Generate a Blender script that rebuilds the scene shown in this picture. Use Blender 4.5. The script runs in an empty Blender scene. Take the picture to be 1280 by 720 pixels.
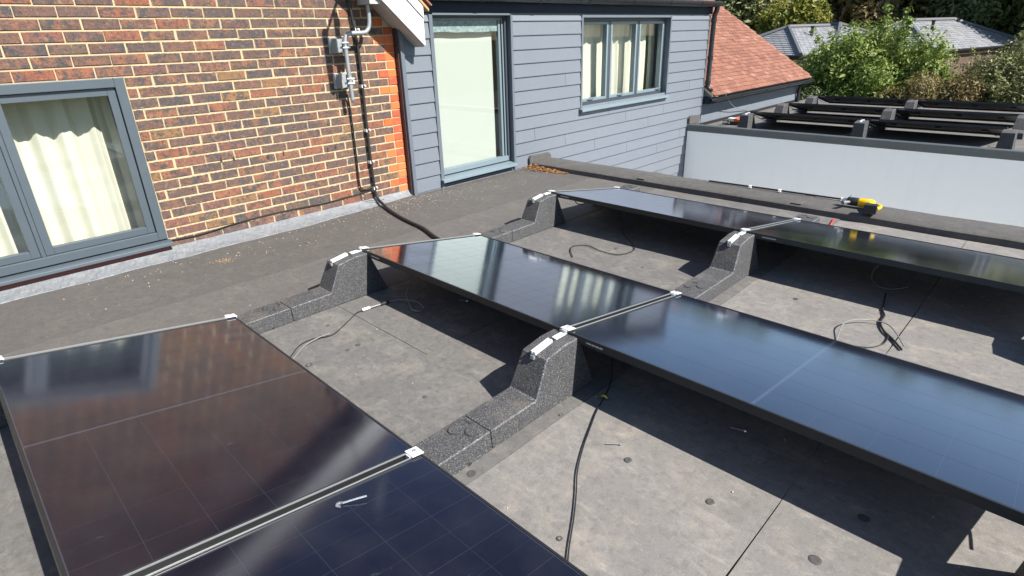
import bpy, bmesh, math, random
from mathutils import Vector, Matrix, noise as mnoise
random.seed(7)
S = bpy.context.scene
COL = S.collection
R = math.radians

# ------------------------------------------------------------------ camera
F_PX, YAW, PITCH, ROLL = 715.997, 2.3577, 0.40301, -0.03324
CAM = Vector((4.94428, -1.0396, 1.49465))
fw = Vector((math.cos(PITCH)*math.cos(YAW), math.cos(PITCH)*math.sin(YAW), -math.sin(PITCH)))
rt = Vector((math.sin(YAW), -math.cos(YAW), 0)); up = rt.cross(fw)
cr, sr = math.cos(ROLL), math.sin(ROLL)
rt, up = cr*rt + sr*up, -sr*rt + cr*up
cam_d = bpy.data.cameras.new('camera'); cam = bpy.data.objects.new('camera', cam_d); COL.objects.link(cam)
m = Matrix.Identity(4)
for i in range(3):
    m[i][0] = rt[i]; m[i][1] = up[i]; m[i][2] = -fw[i]; m[i][3] = CAM[i]
cam.matrix_world = m
cam_d.sensor_width = 36; cam_d.lens = 36*F_PX/1280; cam_d.shift_y = -8/1280
cam_d.clip_start = 0.05; cam_d.clip_end = 3000
S.camera = cam
S.render.resolution_x, S.render.resolution_y = 1024, 576

# ------------------------------------------------------------------ light
SUN = Vector((1.0, 0.20, 1.0)).normalized()          # towards the sun
elev = math.asin(SUN.z); azim = math.atan2(SUN.x, SUN.y)   # from +Y, clockwise
w = bpy.data.worlds.new('World'); S.world = w; w.use_nodes = True
nt = w.node_tree; nt.nodes.clear()
sky = nt.nodes.new('ShaderNodeTexSky'); sky.sky_type = 'NISHITA'; sky.sun_disc = False
sky.sun_elevation = elev; sky.sun_rotation = azim
sky.air_density = 1.0; sky.dust_density = 0.3; sky.ozone_density = 1.8
bg = nt.nodes.new('ShaderNodeBackground'); bg.inputs[1].default_value = 0.075
ow = nt.nodes.new('ShaderNodeOutputWorld')
nt.links.new(sky.outputs[0], bg.inputs[0]); nt.links.new(bg.outputs[0], ow.inputs[0])
sd = bpy.data.lights.new('sun', 'SUN'); sd.energy = 5.0; sd.angle = R(0.5); sd.color = (1.0, 0.95, 0.87)
so = bpy.data.objects.new('sun', sd); COL.objects.link(so)
so.rotation_euler = SUN.to_track_quat('Z', 'Y').to_euler(); so.location = (20, 4, 20)
S.view_settings.view_transform = 'Standard'; S.view_settings.look = 'None'
S.view_settings.exposure = 1.0; S.view_settings.gamma = 1.0; S.view_settings.use_curve_mapping = False
S.cycles.max_bounces = 8; S.cycles.transparent_max_bounces = 12
S.cycles.caustics_reflective = False; S.cycles.caustics_refractive = False

# ------------------------------------------------------------------ materials
class NB:
    def __init__(s, name):
        s.m = bpy.data.materials.new(name); s.m.use_nodes = True; s.t = s.m.node_tree
        s.t.nodes.clear(); s.out = s.n('OutputMaterial')
    def n(s, typ, **kw):
        nd = s.t.nodes.new('ShaderNode' + typ)
        for k, v in kw.items(): setattr(nd, k, v)
        return nd
    def set(s, sock, v):
        if hasattr(v, 'is_output') or isinstance(v, bpy.types.NodeSocket): s.t.links.new(v, sock)
        elif isinstance(v, tuple) and len(v) == 3 and sock.type == 'RGBA': sock.default_value = (*v, 1)
        else: sock.default_value = v
    def pos(s, sc=(1, 1, 1), obj=False):
        o = s.n('TexCoord').outputs['Object'] if obj else s.n('NewGeometry').outputs['Position']
        if sc == (1, 1, 1): return o
        mp = s.n('Mapping'); s.set(mp.inputs[0], o); mp.inputs['Scale'].default_value = sc
        return mp.outputs[0]
    def noise(s, vec, scale, detail=4, rough=.55):
        nd = s.n('TexNoise'); s.set(nd.inputs['Vector'], vec); nd.inputs['Scale'].default_value = scale
        nd.inputs['Detail'].default_value = detail; nd.inputs['Roughness'].default_value = rough
        return nd.outputs['Fac']
    def voro(s, vec, scale, feature='F1'):
        nd = s.n('TexVoronoi', feature=feature); s.set(nd.inputs['Vector'], vec); nd.inputs['Scale'].default_value = scale
        return nd
    def ramp(s, fac, stops, interp='LINEAR'):
        nd = s.n('ValToRGB'); cr = nd.color_ramp; cr.interpolation = interp
        while len(cr.elements) < len(stops): cr.elements.new(.5)
        for e, (p, c) in zip(cr.elements, stops):
            e.position = p; e.color = (*c, 1) if isinstance(c, tuple) else (c, c, c, 1)
        s.set(nd.inputs[0], fac); return nd.outputs[0]
    def mix(s, fac, a, b, mode='MIX'):
        nd = s.n('Mix', data_type='RGBA', blend_type=mode)
        s.set(nd.inputs[0], fac); s.set(nd.inputs[6], a); s.set(nd.inputs[7], b); return nd.outputs[2]
    def math(s, op, a, b=0.0):
        nd = s.n('Math', operation=op); s.set(nd.inputs[0], a); s.set(nd.inputs[1], b); return nd.outputs[0]
    def bump(s, h, strength=.3, dist=.01):
        nd = s.n('Bump'); s.set(nd.inputs['Height'], h); nd.inputs['Strength'].default_value = strength
        nd.inputs['Distance'].default_value = dist; return nd.outputs[0]
    def bsdf(s, col, rough=.6, metal=0., normal=None, ior=None, spec=None, **kw):
        b = s.n('BsdfPrincipled'); s.set(b.inputs['Base Color'], col); s.set(b.inputs['Roughness'], rough)
        b.inputs['Metallic'].default_value = metal
        if normal is not None: s.set(b.inputs['Normal'], normal)
        if ior: b.inputs['IOR'].default_value = ior
        if spec is not None: b.inputs['Specular IOR Level'].default_value = spec
        for k, v in kw.items(): s.set(b.inputs[k], v)
        s.set(s.out.inputs[0], b.outputs[0]); return b

def simple(name, col, rough=.5, metal=0., var=.12, nscale=8., bump=0., bscale=60., spec=None):
    k = NB(name); p = k.pos()
    n = k.noise(p, nscale, 5)
    c = k.mix(n, tuple(max(0, x*(1-var)) for x in col), tuple(min(1, x*(1+var)) for x in col))
    nm = k.bump(k.noise(p, bscale, 3), bump, .004) if bump else None
    rr = k.math('ADD', k.math('MULTIPLY', k.noise(p, nscale*2.7, 3), .16), rough-.08)
    k.bsdf(c, rr, metal, nm, spec=spec); return k.m

def brick_mat(name, island):
    k = NB(name); p = k.pos()
    rnd = k.n('NewGeometry').outputs['Random Per Island'] if island else k.n('ObjectInfo').outputs['Random']
    pal = [(0, (0.138,0.090,0.078)), (.14, (0.161,0.096,0.074)), (.28, (0.109,0.080,0.074)), (.40, (0.215,0.098,0.075)), (.50, (0.138,0.086,0.073)),
           (.60, (0.260,0.105,0.066)), (.68, (0.112,0.086,0.078)), (.78, (0.164,0.092,0.073)), (.86, (0.275,0.100,0.060)), (.94, (0.248,0.148,0.074)), (.97, (0.147,0.104,0.080))]
    base = k.ramp(rnd, pal, 'CONSTANT')
    off = k.n('VectorMath', operation='ADD'); k.set(off.inputs[0], p)
    cb = k.n('CombineXYZ'); r7 = k.math('MULTIPLY', rnd, 37.0); k.set(cb.inputs[0], r7); k.set(cb.inputs[1], r7); k.set(off.inputs[1], cb.outputs[0])
    v = off.outputs[0]
    r2 = k.math('FRACT', k.math('MULTIPLY', rnd, 17.3)); r3 = k.math('FRACT', k.math('MULTIPLY', rnd, 41.7))
    big = k.ramp(k.noise(v, 11, 5, .68), [(.46, 0.), (.60, 1.)])
    base = k.mix(k.math('MULTIPLY', big, k.ramp(r2, [(.45, .18), (.85, .90)])), base, (.310, .135, .075))
    grey = k.ramp(k.noise(v, 14, 5, .70), [(.47, 0.), (.58, 1.)])
    base = k.mix(k.math('MULTIPLY', grey, k.ramp(r3, [(.15, .35), (.7, .95)])), base, (.078, .074, .079))
    buff = k.ramp(k.noise(v, 24, 6, .70), [(.57, 0.), (.68, 1.)])
    base = k.mix(k.math('MULTIPLY', buff, .6), base, (.33, .23, .14))
    pits = k.ramp(k.noise(p, 46, 5, .74), [(.37, .85), (.45, 0.)])
    base = k.mix(pits, base, (.050, .042, .042))
    pal2 = k.ramp(k.noise(v, 70, 5, .74), [(.58, 0.), (.70, .6)])
    base = k.mix(pal2, base, (.30, .22, .17))
    fine = k.noise(p, 150, 4, .7)
    base = k.mix(k.ramp(fine, [(.34, .6), (.5, 0.)]), base, (.045, .038, .036))
    if not island:
        sp = k.n('SeparateXYZ'); k.set(sp.inputs[0], k.n('TexCoord').outputs['Generated'])
        ey = k.math('MULTIPLY', k.math('MINIMUM', sp.outputs[1], k.math('SUBTRACT', 1.0, sp.outputs[1])), .214)
        ez = k.math('MULTIPLY', k.math('MINIMUM', sp.outputs[2], k.math('SUBTRACT', 1.0, sp.outputs[2])), .064)
        ed = k.math('MINIMUM', ey, ez)
        lim = k.math('MULTIPLY', k.math('MAXIMUM', k.math('SUBTRACT', k.noise(p, 34, 5, .7), .36), 0.), .024)
        sm = k.ramp(k.math('ADD', k.math('MULTIPLY', k.math('SUBTRACT', lim, ed), 300.), .5), [(.2, 0.), (.8, .8)])
        base = k.mix(sm, base, (.42, .34, .22))
    h = k.math('ADD', k.math('MULTIPLY', fine, .6), k.noise(p, 55, 4, .6))
    k.bsdf(base, .9, 0, k.bump(h, .7, .008), spec=.2); return k.m

M = {}
M['brick'] = brick_mat('weathered_brick', False)
M['brick_mass'] = brick_mat('weathered_brick_mass', True)
def quoin():
    k = NB('orange_quoin_brick'); p = k.pos(); rnd = k.n('ObjectInfo').outputs['Random']
    base = k.ramp(rnd, [(0, (.55,.125,.040)), (.3, (.62,.16,.055)), (.55, (.46,.10,.045)), (.75, (.58,.19,.07)), (.9, (.38,.09,.05))], 'CONSTANT')
    base = k.mix(k.ramp(k.noise(p, 26, 5), [(.5, 0.), (.75, .8)]), base, (.42, .17, .09))
    base = k.mix(k.ramp(k.noise(p, 120, 4, .7), [(.3, .5), (.45, 0.)]), base, (.16, .05, .03))
    k.bsdf(base, .88, 0, k.bump(k.noise(p, 90, 4), .4, .005), spec=.2); return k.m
M['quoin'] = quoin()
def mortar():
    k = NB('lime_mortar'); p = k.pos()
    c = k.mix(k.noise(p, 5, 5), (.42, .335, .205), (.55, .455, .300))
    c = k.mix(k.ramp(k.noise(p, 60, 5, .7), [(.55, 0.), (.8, .6)]), c, (.28, .20, .11))
    k.bsdf(c, .95, 0, k.bump(k.noise(p, 120, 5, .7), .6, .006), spec=.1); return k.m
M['mortar'] = mortar()
def board():
    k = NB('painted_fibre_board'); 
    g = k.noise(k.pos((6, 1.2, 26)), 9, 6, .65)
    rnd = k.n('ObjectInfo').outputs['Random']
    c = k.mix(k.noise(k.pos(), 2.2, 4), (.128, .147, .176), (.152, .172, .202))
    c = k.mix(k.math('MULTIPLY', rnd, .35), c, (.162, .180, .206))
    st = k.ramp(k.noise(k.pos((8, 14, 1.5)), 3, 4), [(.60, 0.), (.82, .22)])
    c = k.mix(st, c, (.27, .28, .29))
    k.bsdf(c, .52, 0, k.bump(g, .35, .004), spec=.45); return k.m
M['board'] = board()
M['trim'] = simple('painted_trim', (.115, .135, .165), .42, var=.08, nscale=4)
M['fascia'] = simple('dark_fascia_board', (.016, .024, .040), .55, var=.1, nscale=3, spec=.15)
M['frame'] = simple('grey_blue_window_frame', (.165, .215, .245), .36, var=.06, nscale=5)
M['frame_mid'] = simple('slate_grey_window_frame', (.070, .090, .108), .4, var=.08, nscale=5)
M['frame_dark'] = simple('dark_frame_reveal', (.050, .062, .078), .4, var=.1, nscale=5)
M['white_render'] = None
def render_wall():
    k = NB('white_render'); p = k.pos()
    c = k.mix(k.noise(p, .9, 5), (.84, .85, .84), (.87, .88, .87))
    st = k.ramp(k.noise(k.pos((5, 5, .5)), 1.6, 5, .6), [(.55, 0.), (.85, .4)])
    c = k.mix(st, c, (.74, .795, .79))
    k.bsdf(c, .9, 0, k.bump(k.noise(p, 140, 4, .7), .35, .004), spec=.15); return k.m
M['white_render'] = render_wall()
M['kerb_trim'] = simple('grey_kerb_trim', (.085, .097, .102), .45, var=.2, nscale=3)
M['white_paint'] = simple('white_gloss_paint', (.80, .80, .78), .32, var=.03, nscale=6)
M['grey_soffit'] = simple('weathered_white_soffit', (.50, .49, .47), .6, var=.18, nscale=14)
M['black_plastic'] = simple('black_gutter_plastic', (.014, .015, .018), .34, var=.2, nscale=6)
M['black_rubber'] = simple('black_cable_sheath', (.016, .016, .017), .5, var=.2, nscale=12)
M['grey_cable'] = simple('grey_cable_sheath', (.20, .20, .20), .45, var=.1, nscale=12)
M['galv'] = simple('galvanised_steel', (.40, .43, .45), .42, .55, var=.18, nscale=25, bump=.1)
M['pole'] = simple('dull_grey_pole', (.30, .33, .35), .42, .35, var=.15, nscale=20)
M['alu'] = simple('bare_aluminium', (.66, .69, .70), .34, .75, var=.05, nscale=15)
M['clamp'] = simple('white_aluminium_clamp', (.80, .82, .82), .38, .30, var=.05, nscale=30)
M['blackalu'] = simple('black_anodised_frame', (.020, .021, .023), .38, .2, var=.12, nscale=9)
def cellm(name, col, grain=True):
    k = NB(name); p = k.pos()
    dust = k.ramp(k.noise(p, 3.2, 6, .62), [(.45, 0.), (.85, .030)])
    spots = k.voro(p, 38); sp = k.ramp(spots.outputs['Distance'], [(.0, .25), (.045, 0.)])
    c = k.mix(k.math('ADD', dust, k.math('MULTIPLY', sp, k.ramp(k.noise(p, 4, 3), [(.52, 0.), (.62, .5)]))), col, (.42, .40, .37))
    rough = k.math('ADD', k.math('MULTIPLY', k.noise(p, 2.4, 5, .6), .10), .045)
    smv = k.noise(k.pos((3, 1.4, 1)), 9, 5, .7); smg = k.math('MULTIPLY', k.ramp(smv, [(.66, 0.), (.74, .10)]), k.ramp(k.noise(p, 1.7, 2), [(.45, 0.), (.6, 1.)]))
    c = k.mix(smg, c, (.35, .40, .48))
    nm = k.bump(k.noise(p, 900, 2), .012, .001)
    b = k.bsdf(c, .6, 0, None, spec=.0)
    gl = k.n('BsdfGlossy'); k.set(gl.inputs['Roughness'], rough); k.set(gl.inputs['Normal'], nm); gl.inputs['Color'].default_value = (.87, .91, 1, 1)
    lw = k.n('LayerWeight'); lw.inputs[0].default_value = .5
    fz = k.math('ADD', k.math('MULTIPLY', k.math('POWER', lw.outputs['Facing'], 3.4), 1.75), .024)
    mx = k.n('MixShader'); k.set(mx.inputs[0], k.math('MINIMUM', fz, .90)); k.set(mx.inputs[1], b.outputs[0]); k.set(mx.inputs[2], gl.outputs[0])
    k.set(k.out.inputs[0], mx.outputs[0]); return k.m
M['cell'] = cellm('solar_cell_glass', (.0058, .0054, .0120))
M['backsheet'] = cellm('solar_backsheet_glass', (.030, .035, .052))
M['backsheet_under'] = simple('panel_underside', (.27, .26, .25), .45, var=.1, nscale=5)
M['sticker'] = simple('printed_silver_label', (.55, .55, .54), .4, var=.3, nscale=160)
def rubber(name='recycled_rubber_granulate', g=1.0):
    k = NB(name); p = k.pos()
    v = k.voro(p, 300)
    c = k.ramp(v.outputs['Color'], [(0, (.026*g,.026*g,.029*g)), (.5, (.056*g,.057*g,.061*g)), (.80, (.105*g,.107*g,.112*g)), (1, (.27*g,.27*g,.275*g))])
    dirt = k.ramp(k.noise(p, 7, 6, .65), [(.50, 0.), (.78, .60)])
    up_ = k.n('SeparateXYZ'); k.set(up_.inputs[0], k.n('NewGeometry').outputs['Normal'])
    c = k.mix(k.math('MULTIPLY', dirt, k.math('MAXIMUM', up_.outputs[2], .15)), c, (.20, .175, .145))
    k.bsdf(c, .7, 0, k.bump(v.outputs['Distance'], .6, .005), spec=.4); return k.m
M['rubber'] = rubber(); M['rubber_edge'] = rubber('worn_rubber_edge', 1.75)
def felt(name, a, b, stain, amt):
    k = NB(name); p = k.pos()
    c = k.mix(k.noise(p, 1.6, 6, .6), a, b)
    s1 = k.ramp(k.noise(p, 4.5, 7, .68), [(.50, 0.), (.72, 1.)])
    c = k.mix(k.math('MULTIPLY', s1, amt), c, stain)
    s3 = k.ramp(k.noise(k.pos((1.0, 2.6, 1)), 7.5, 6, .7), [(.56, 0.), (.72, 1.)])
    c = k.mix(k.math('MULTIPLY', s3, amt*.55), c, tuple(min(1, x*1.45) for x in stain))
    s2 = k.ramp(k.noise(p, 11, 6, .7), [(.58, 0.), (.74, .5)])
    c = k.mix(s2, c, tuple(x*.62 for x in a))
    tide = k.ramp(k.noise(p, 2.3, 7, .62), [(.482, 0.), (.497, .17), (.503, .15), (.518, 0.)])
    c = k.mix(tide, c, tuple(min(1, x*1.6) for x in b))
    scuff = k.ramp(k.noise(k.pos((1.1, 9.0, 1)), 6.0, 6, .75), [(.58, 0.), (.70, .30)])
    c = k.mix(scuff, c, tuple(min(1, x*1.5) for x in b))
    blot = k.ramp(k.noise(p, 2.9, 5, .6), [(.62, 0.), (.76, .35)])
    c = k.mix(blot, c, tuple(x*.55 for x in a))
    mot = k.noise(p, 24, 5, .7)
    c = k.mix(k.ramp(mot, [(.34, .42), (.50, 0.)]), c, tuple(x*.62 for x in a))
    c = k.mix(k.ramp(k.noise(k.pos((2.2, 1, 1)), 38, 5, .72), [(.56, 0.), (.70, .38)]), c, tuple(min(1, x*1.5) for x in b))
    gr = k.noise(p, 320, 3, .7)
    c = k.mix(k.ramp(gr, [(.35, .35), (.55, 0.)]), c, tuple(x*.5 for x in a))
    wv = k.noise(k.pos((20, 160, 1)), 2.2, 3)
    h = k.math('ADD', k.math('MULTIPLY', gr, .5), k.math('ADD', k.math('MULTIPLY', wv, .35), k.math('MULTIPLY', k.noise(p, 6, 5), 3.)))
    k.bsdf(c, .78, 0, k.bump(h, .30, .004), spec=.32); return k.m
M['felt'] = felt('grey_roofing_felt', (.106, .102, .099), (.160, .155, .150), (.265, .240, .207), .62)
M['felt_pale'] = felt('paler_roofing_felt', (.158, .150, .143), (.222, .211, .201), (.320, .280, .232), .66)  # paler tone for the sheets on the right of the roof
M['felt_mid'] = felt('midtone_roofing_felt', (.096, .091, .088), (.124, .117, .112), (.20, .178, .15), .35)  # tone between the dark wall strip and the main felt
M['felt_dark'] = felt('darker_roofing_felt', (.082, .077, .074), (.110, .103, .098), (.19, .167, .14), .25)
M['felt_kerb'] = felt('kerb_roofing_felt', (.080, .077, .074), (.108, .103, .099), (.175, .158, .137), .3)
M['seam'] = simple('dark_seam_bitumen', (.035, .033, .032), .7, var=.2, nscale=20)
M['mark'] = simple('dark_fixing_mark', (.066, .064, .064), .65, var=.35, nscale=60)
M['mark_light'] = simple('grey_fixing_centre', (.20, .20, .20), .6, var=.3, nscale=60)
def lead():
    k = NB('lead_flashing'); p = k.pos()
    c = k.mix(k.noise(p, 7, 6, .65), (.15, .162, .178), (.27, .283, .298))
    c = k.mix(k.ramp(k.noise(p, 18, 5, .6), [(.55, 0.), (.75, .5)]), c, (.38, .38, .37))
    k.bsdf(c, .6, .15, k.bump(k.noise(k.pos((1, 2.2, 1)), 13, 5), .9, .03)); return k.m
M['lead'] = lead()
def tilem(name, island):
    k = NB(name); p = k.pos()
    rnd = k.n('NewGeometry').outputs['Random Per Island'] if island else k.n('ObjectInfo').outputs['Random']
    c = k.ramp(rnd, [(0, (0.212,0.096,0.068)), (.22, (0.240,0.112,0.078)), (.4, (0.188,0.084,0.062)), (.58, (0.260,0.124,0.088)), (.74, (0.224,0.106,0.078)), (.88, (0.168,0.078,0.061)), (.95, (0.288,0.160,0.116))], 'CONSTANT')
    c = k.mix(k.ramp(k.noise(p, 8, 6, .65), [(.50, 0.), (.75, .55)]), c, (.22, .13, .09))
    c = k.mix(k.ramp(k.noise(p, 40, 5, .7), [(.62, 0.), (.75, .6)]), c, (.50, .42, .32))
    k.bsdf(c, .9, 0, k.bump(k.noise(p, 60, 4), .4, .006), spec=.2); return k.m
M['tile'] = tilem('clay_roof_tile', False); M['tile_mass'] = tilem('clay_roof_tile_mass', True)
def slate():
    k = NB('grey_slate'); p = k.pos()
    rnd = k.n('NewGeometry').outputs['Random Per Island']
    c = k.ramp(rnd, [(0, (.21,.22,.24)), (.35, (.25,.26,.28)), (.7, (.185,.195,.215)), (1, (.29,.295,.305))])
    c = k.mix(k.ramp(k.noise(p, .8, 6, .6), [(.45, 0.), (.75, .4)]), c, (.33, .32, .30))
    k.bsdf(c, .55, 0, spec=.5); return k.m
M['slate'] = slate()
M['ridge'] = simple('dark_ridge_tile', (.10, .105, .115), .6, var=.15)
M['blind'] = simple('pale_roller_blind', (.43, .45, .405), .8, var=.02, nscale=3)
M['curtain'] = simple('cream_curtain', (.60, .585, .49), .85, var=.05, nscale=6)
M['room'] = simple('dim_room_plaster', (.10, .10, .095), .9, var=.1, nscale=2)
def glass(name, tint=(1, 1, 1), boost=1.0, rough=.0):
    k = NB(name)
    tr = k.n('BsdfTransparent'); tr.inputs[0].default_value = (*tint, 1)
    gl = k.n('BsdfGlossy'); gl.inputs['Roughness'].default_value = rough
    gl.inputs['Color'].default_value = (.95, .97, 1, 1)
    fr = k.n('LayerWeight'); fr.inputs[0].default_value = .5
    fz = k.math('MULTIPLY', k.math('ADD', k.math('MULTIPLY', k.math('POWER', fr.outputs['Facing'], 4.5), .9), .035), boost)
    mx = k.n('MixShader'); k.set(mx.inputs[0], fz); k.set(mx.inputs[1], tr.outputs[0]); k.set(mx.inputs[2], gl.outputs[0])
    k.set(k.out.inputs[0], mx.outputs[0]); return k.m
M['glass'] = glass('window_glass', (.97, .985, .98), 1.1)
def leafm(name, cols, trans=.25):
    k = NB(name); g = k.n('NewGeometry')
    c = k.ramp(g.outputs['Random Per Island'], [(i/(len(cols)-1), cc) for i, cc in enumerate(cols)])
    big = k.noise(k.pos(), .55, 4)
    c = k.mix(k.ramp(big, [(.35, .0), (.7, .45)]), c, cols[-1])
    b = k.bsdf(c, .48, 0, spec=.4)
    tl = k.n('BsdfTranslucent'); k.set(tl.inputs[0], c)
    mx = k.n('MixShader'); mx.inputs[0].default_value = trans
    k.set(mx.inputs[1], b.outputs[0]); k.set(mx.inputs[2], tl.outputs[0]); k.set(k.out.inputs[0], mx.outputs[0]); return k.m
M['leaf_dark'] = leafm('dark_green_leaves', [(0.087,0.116,0.055), (0.123,0.160,0.070), (0.160,0.196,0.084), (0.217,0.246,0.109)])
M['leaf_green'] = leafm('bright_green_leaves', [(.09,.145,.028), (.13,.195,.035), (.185,.25,.045), (.26,.31,.075)], .3)
M['leaf_yellow'] = leafm('yellow_autumn_leaves', [(.11,.15,.030), (.20,.21,.036), (.36,.32,.045), (.13,.16,.04)], .3)
M['leaf_brown'] = leafm('brown_autumn_leaves', [(0.115,0.115,0.047), (0.203,0.149,0.061), (0.270,0.169,0.068), (0.135,0.128,0.054)], .25)
M['leaf_olive'] = leafm('olive_leaves', [(0.115,0.135,0.057), (0.162,0.178,0.070), (0.209,0.216,0.084), (0.243,0.243,0.097)], .25)
M['bark'] = simple('tree_bark', (.075, .058, .042), .9, var=.35, nscale=6, bump=.4, bscale=25)
M['litter'] = leafm('dry_orange_leaf_litter', [(.26,.11,.04), (.38,.18,.06), (.46,.25,.10), (.20,.09,.04)], .1)
M['crumb'] = simple('pale_mortar_crumbs', (.48, .43, .33), .9, var=.3, nscale=30)
M['sawdust'] = simple('tan_crumbs', (.27, .17, .085), .9, var=.3, nscale=60)
M['yellow'] = simple('yellow_tool_plastic', (.80, .50, .008), .36, var=.06, nscale=30)
M['toolblack'] = simple('black_tool_plastic', (.018, .018, .02), .42, var=.2, nscale=30)
M['red'] = simple('red_plastic', (.62, .045, .03), .4, var=.1, nscale=30)
M['orange'] = simple('orange_plastic', (.75, .13, .04), .45, var=.1, nscale=30)
M['steel'] = simple('bright_steel', (.72, .72, .72), .28, .9, var=.05, nscale=60)
M['white_plastic'] = simple('white_plastic', (.78, .78, .76), .45, var=.04, nscale=30)
M['leafyellow'] = simple('yellow_fallen_leaf', (.55, .48, .05), .6, var=.25, nscale=90)
M['wood'] = simple('raw_tan_batten', (.42, .27, .13), .8, var=.25, nscale=25)
M['sub_sill'] = simple('red_tile_sill', (.17, .05, .045), .6, var=.2, nscale=20)
M['brown_post'] = simple('dark_brown_trim', (.050, .034, .036), .5, var=.2, nscale=9)
def groundm(name, a, b, sc):
    k = NB(name); p = k.pos()
    c = k.mix(k.noise(p, sc, 7, .65), a, b); k.bsdf(c, .95, 0, k.bump(k.noise(p, sc*18, 5), .5, .03), spec=.1); return k.m
M['grass'] = groundm('mown_grass', (.045, .065, .022), (.085, .105, .04), .35)
M['paving'] = groundm('pale_concrete_paving', (.54, .53, .50), (.62, .61, .58), 1.4)

# ------------------------------------------------------------------ mesh helpers
class MB:
    def __init__(s): s.v = []; s.f = []; s.mi = []
    def add(s, vs, fs, mi=0):
        o = len(s.v); s.v += [tuple(x) for x in vs]; s.f += [tuple(i+o for i in f) for f in fs]; s.mi += [mi]*len(fs); return s
    def box(s, a, b, mi=0, mat=None):
        x0, y0, z0 = a; x1, y1, z1 = b
        vs = [Vector(p) for p in ((x0,y0,z0),(x1,y0,z0),(x1,y1,z0),(x0,y1,z0),(x0,y0,z1),(x1,y0,z1),(x1,y1,z1),(x0,y1,z1))]
        if mat is not None: vs = [mat @ p for p in vs]
        return s.add(vs, [(0,3,2,1),(4,5,6,7),(0,1,5,4),(1,2,6,5),(2,3,7,6),(3,0,4,7)], mi)
    def prism(s, pts, fn, a, b, mi=0):
        """2-D outline pts swept from a to b; fn(u, v, t) gives the point"""
        n = len(pts); vs = [fn(u, v, a) for u, v in pts] + [fn(u, v, b) for u, v in pts]
        fs = [tuple(range(n))[::-1], tuple(range(n, 2*n))] + [(i, (i+1) % n, n+(i+1) % n, n+i) for i in range(n)]
        return s.add(vs, fs, mi)
    def tube(s, pts, r, seg=8, caps=True, mi=0, smooth=True):
        P = [Vector(p) for p in pts]; n = len(P)
        rr = r if isinstance(r, (list, tuple)) else [r]*n
        vs = []; prev = None
        for i, p in enumerate(P):
            t = (P[min(i+1, n-1)]-P[max(i-1, 0)]).normalized()
            a = (prev - t*prev.dot(t)) if prev is not None else (Vector((0, 0, 1)).cross(t) if abs(t.z) < .9 else Vector((1, 0, 0)).cross(t))
            a.normalize(); prev = a; b = t.cross(a)
            for j in range(seg):
                th = 2*math.pi*j/seg; vs.append(p + (a*math.cos(th) + b*math.sin(th))*rr[i])
        fs = [(i*seg+j, i*seg+(j+1) % seg, (i+1)*seg+(j+1) % seg, (i+1)*seg+j) for i in range(n-1) for j in range(seg)]
        if caps: fs += [tuple(range(seg))[::-1], tuple((n-1)*seg+j for j in range(seg))]
        return s.add(vs, fs, mi)
    def mesh(s, name, mats, smooth=False, bevel=0, bseg=2, bmat=-1):
        me = bpy.data.meshes.new(name); me.from_pydata(s.v, [], s.f)
        bm = bmesh.new(); bm.from_mesh(me)
        bmesh.ops.recalc_face_normals(bm, faces=bm.faces)
        for f, mi in zip(bm.faces, s.mi): f.material_index = mi
        if bevel:
            bmesh.ops.bevel(bm, geom=[e for e in bm.edges if len(e.link_faces) == 2 and e.calc_face_angle(0) > .3], offset=bevel, segments=bseg, affect='EDGES', profile=.6, clamp_overlap=True, material=bmat)
        bm.to_mesh(me); bm.free()
        if smooth:
            me.polygons.foreach_set('use_smooth', [True]*len(me.polygons))
            me.set_sharp_from_angle(angle=R(40))
        for mm in (mats if isinstance(mats, (list, tuple)) else [mats]): me.materials.append(mm)
        return me
    def build(s, name, mats, parent=None, **kw):
        return place(name, s.mesh(name, mats, **kw), parent)

def place(name, me, parent=None, loc=None, rot=None, scale=None):
    o = bpy.data.objects.new(name, me); COL.objects.link(o)
    if parent is not None: o.parent = parent
    if loc is not None: o.location = loc
    if rot is not None: o.rotation_euler = rot
    if scale is not None: o.scale = scale
    return o
def tag(o, label=None, cat=None, group=None, kind=None):
    for k_, v_ in (('label', label), ('category', cat), ('group', group), ('kind', kind)):
        if v_: o[k_] = v_
    return o
def thing(name, label, cat, loc=(0, 0, 0), group=None, rot=None):
    return tag(place(name, None, None, loc, rot), label, cat, group)
def copy_tree(o, parent=None):
    c = o.copy(); COL.objects.link(c)
    if parent is not None: c.parent = parent
    for ch in list(o.children): copy_tree(ch, c)
    return c
def spline(pts, n=8):
    P = [Vector(p) for p in pts]; out = []
    for i in range(len(P)-1):
        p0, p1, p2, p3 = P[max(i-1, 0)], P[i], P[i+1], P[min(i+2, len(P)-1)]
        for k_ in range(n):
            t = k_/n
            out.append(.5*((2*p1) + (p2-p0)*t + (2*p0-5*p1+4*p2-p3)*t*t + (3*p1-p0-3*p2+p3)*t**3))
    return out + [P[-1]]
def cable(name, pts, r, mat, label=None, parent=None, n=8, seg=7):
    o = MB().tube(spline(pts, n), r, seg).build(name, mat, parent, smooth=True)
    if label: tag(o, label, 'cable')
    return o
def px(p):
    d = Vector(p)-CAM; z = d.dot(fw); return (640+F_PX*d.dot(rt)/z, 352-F_PX*d.dot(up)/z, z)

# ================================================================== SETTING
GZ = -3.0
gr = MB()
gr.box((-900, -900, GZ-.3), (900, 900, GZ)); tag(gr.build('ground', M['grass']), kind='structure')
pv = MB(); pv.box((-.1, 4.6, GZ-.05), (12, 8.2, GZ+.02)); tag(pv.build('paving', M['paving']), kind='structure')

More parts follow.
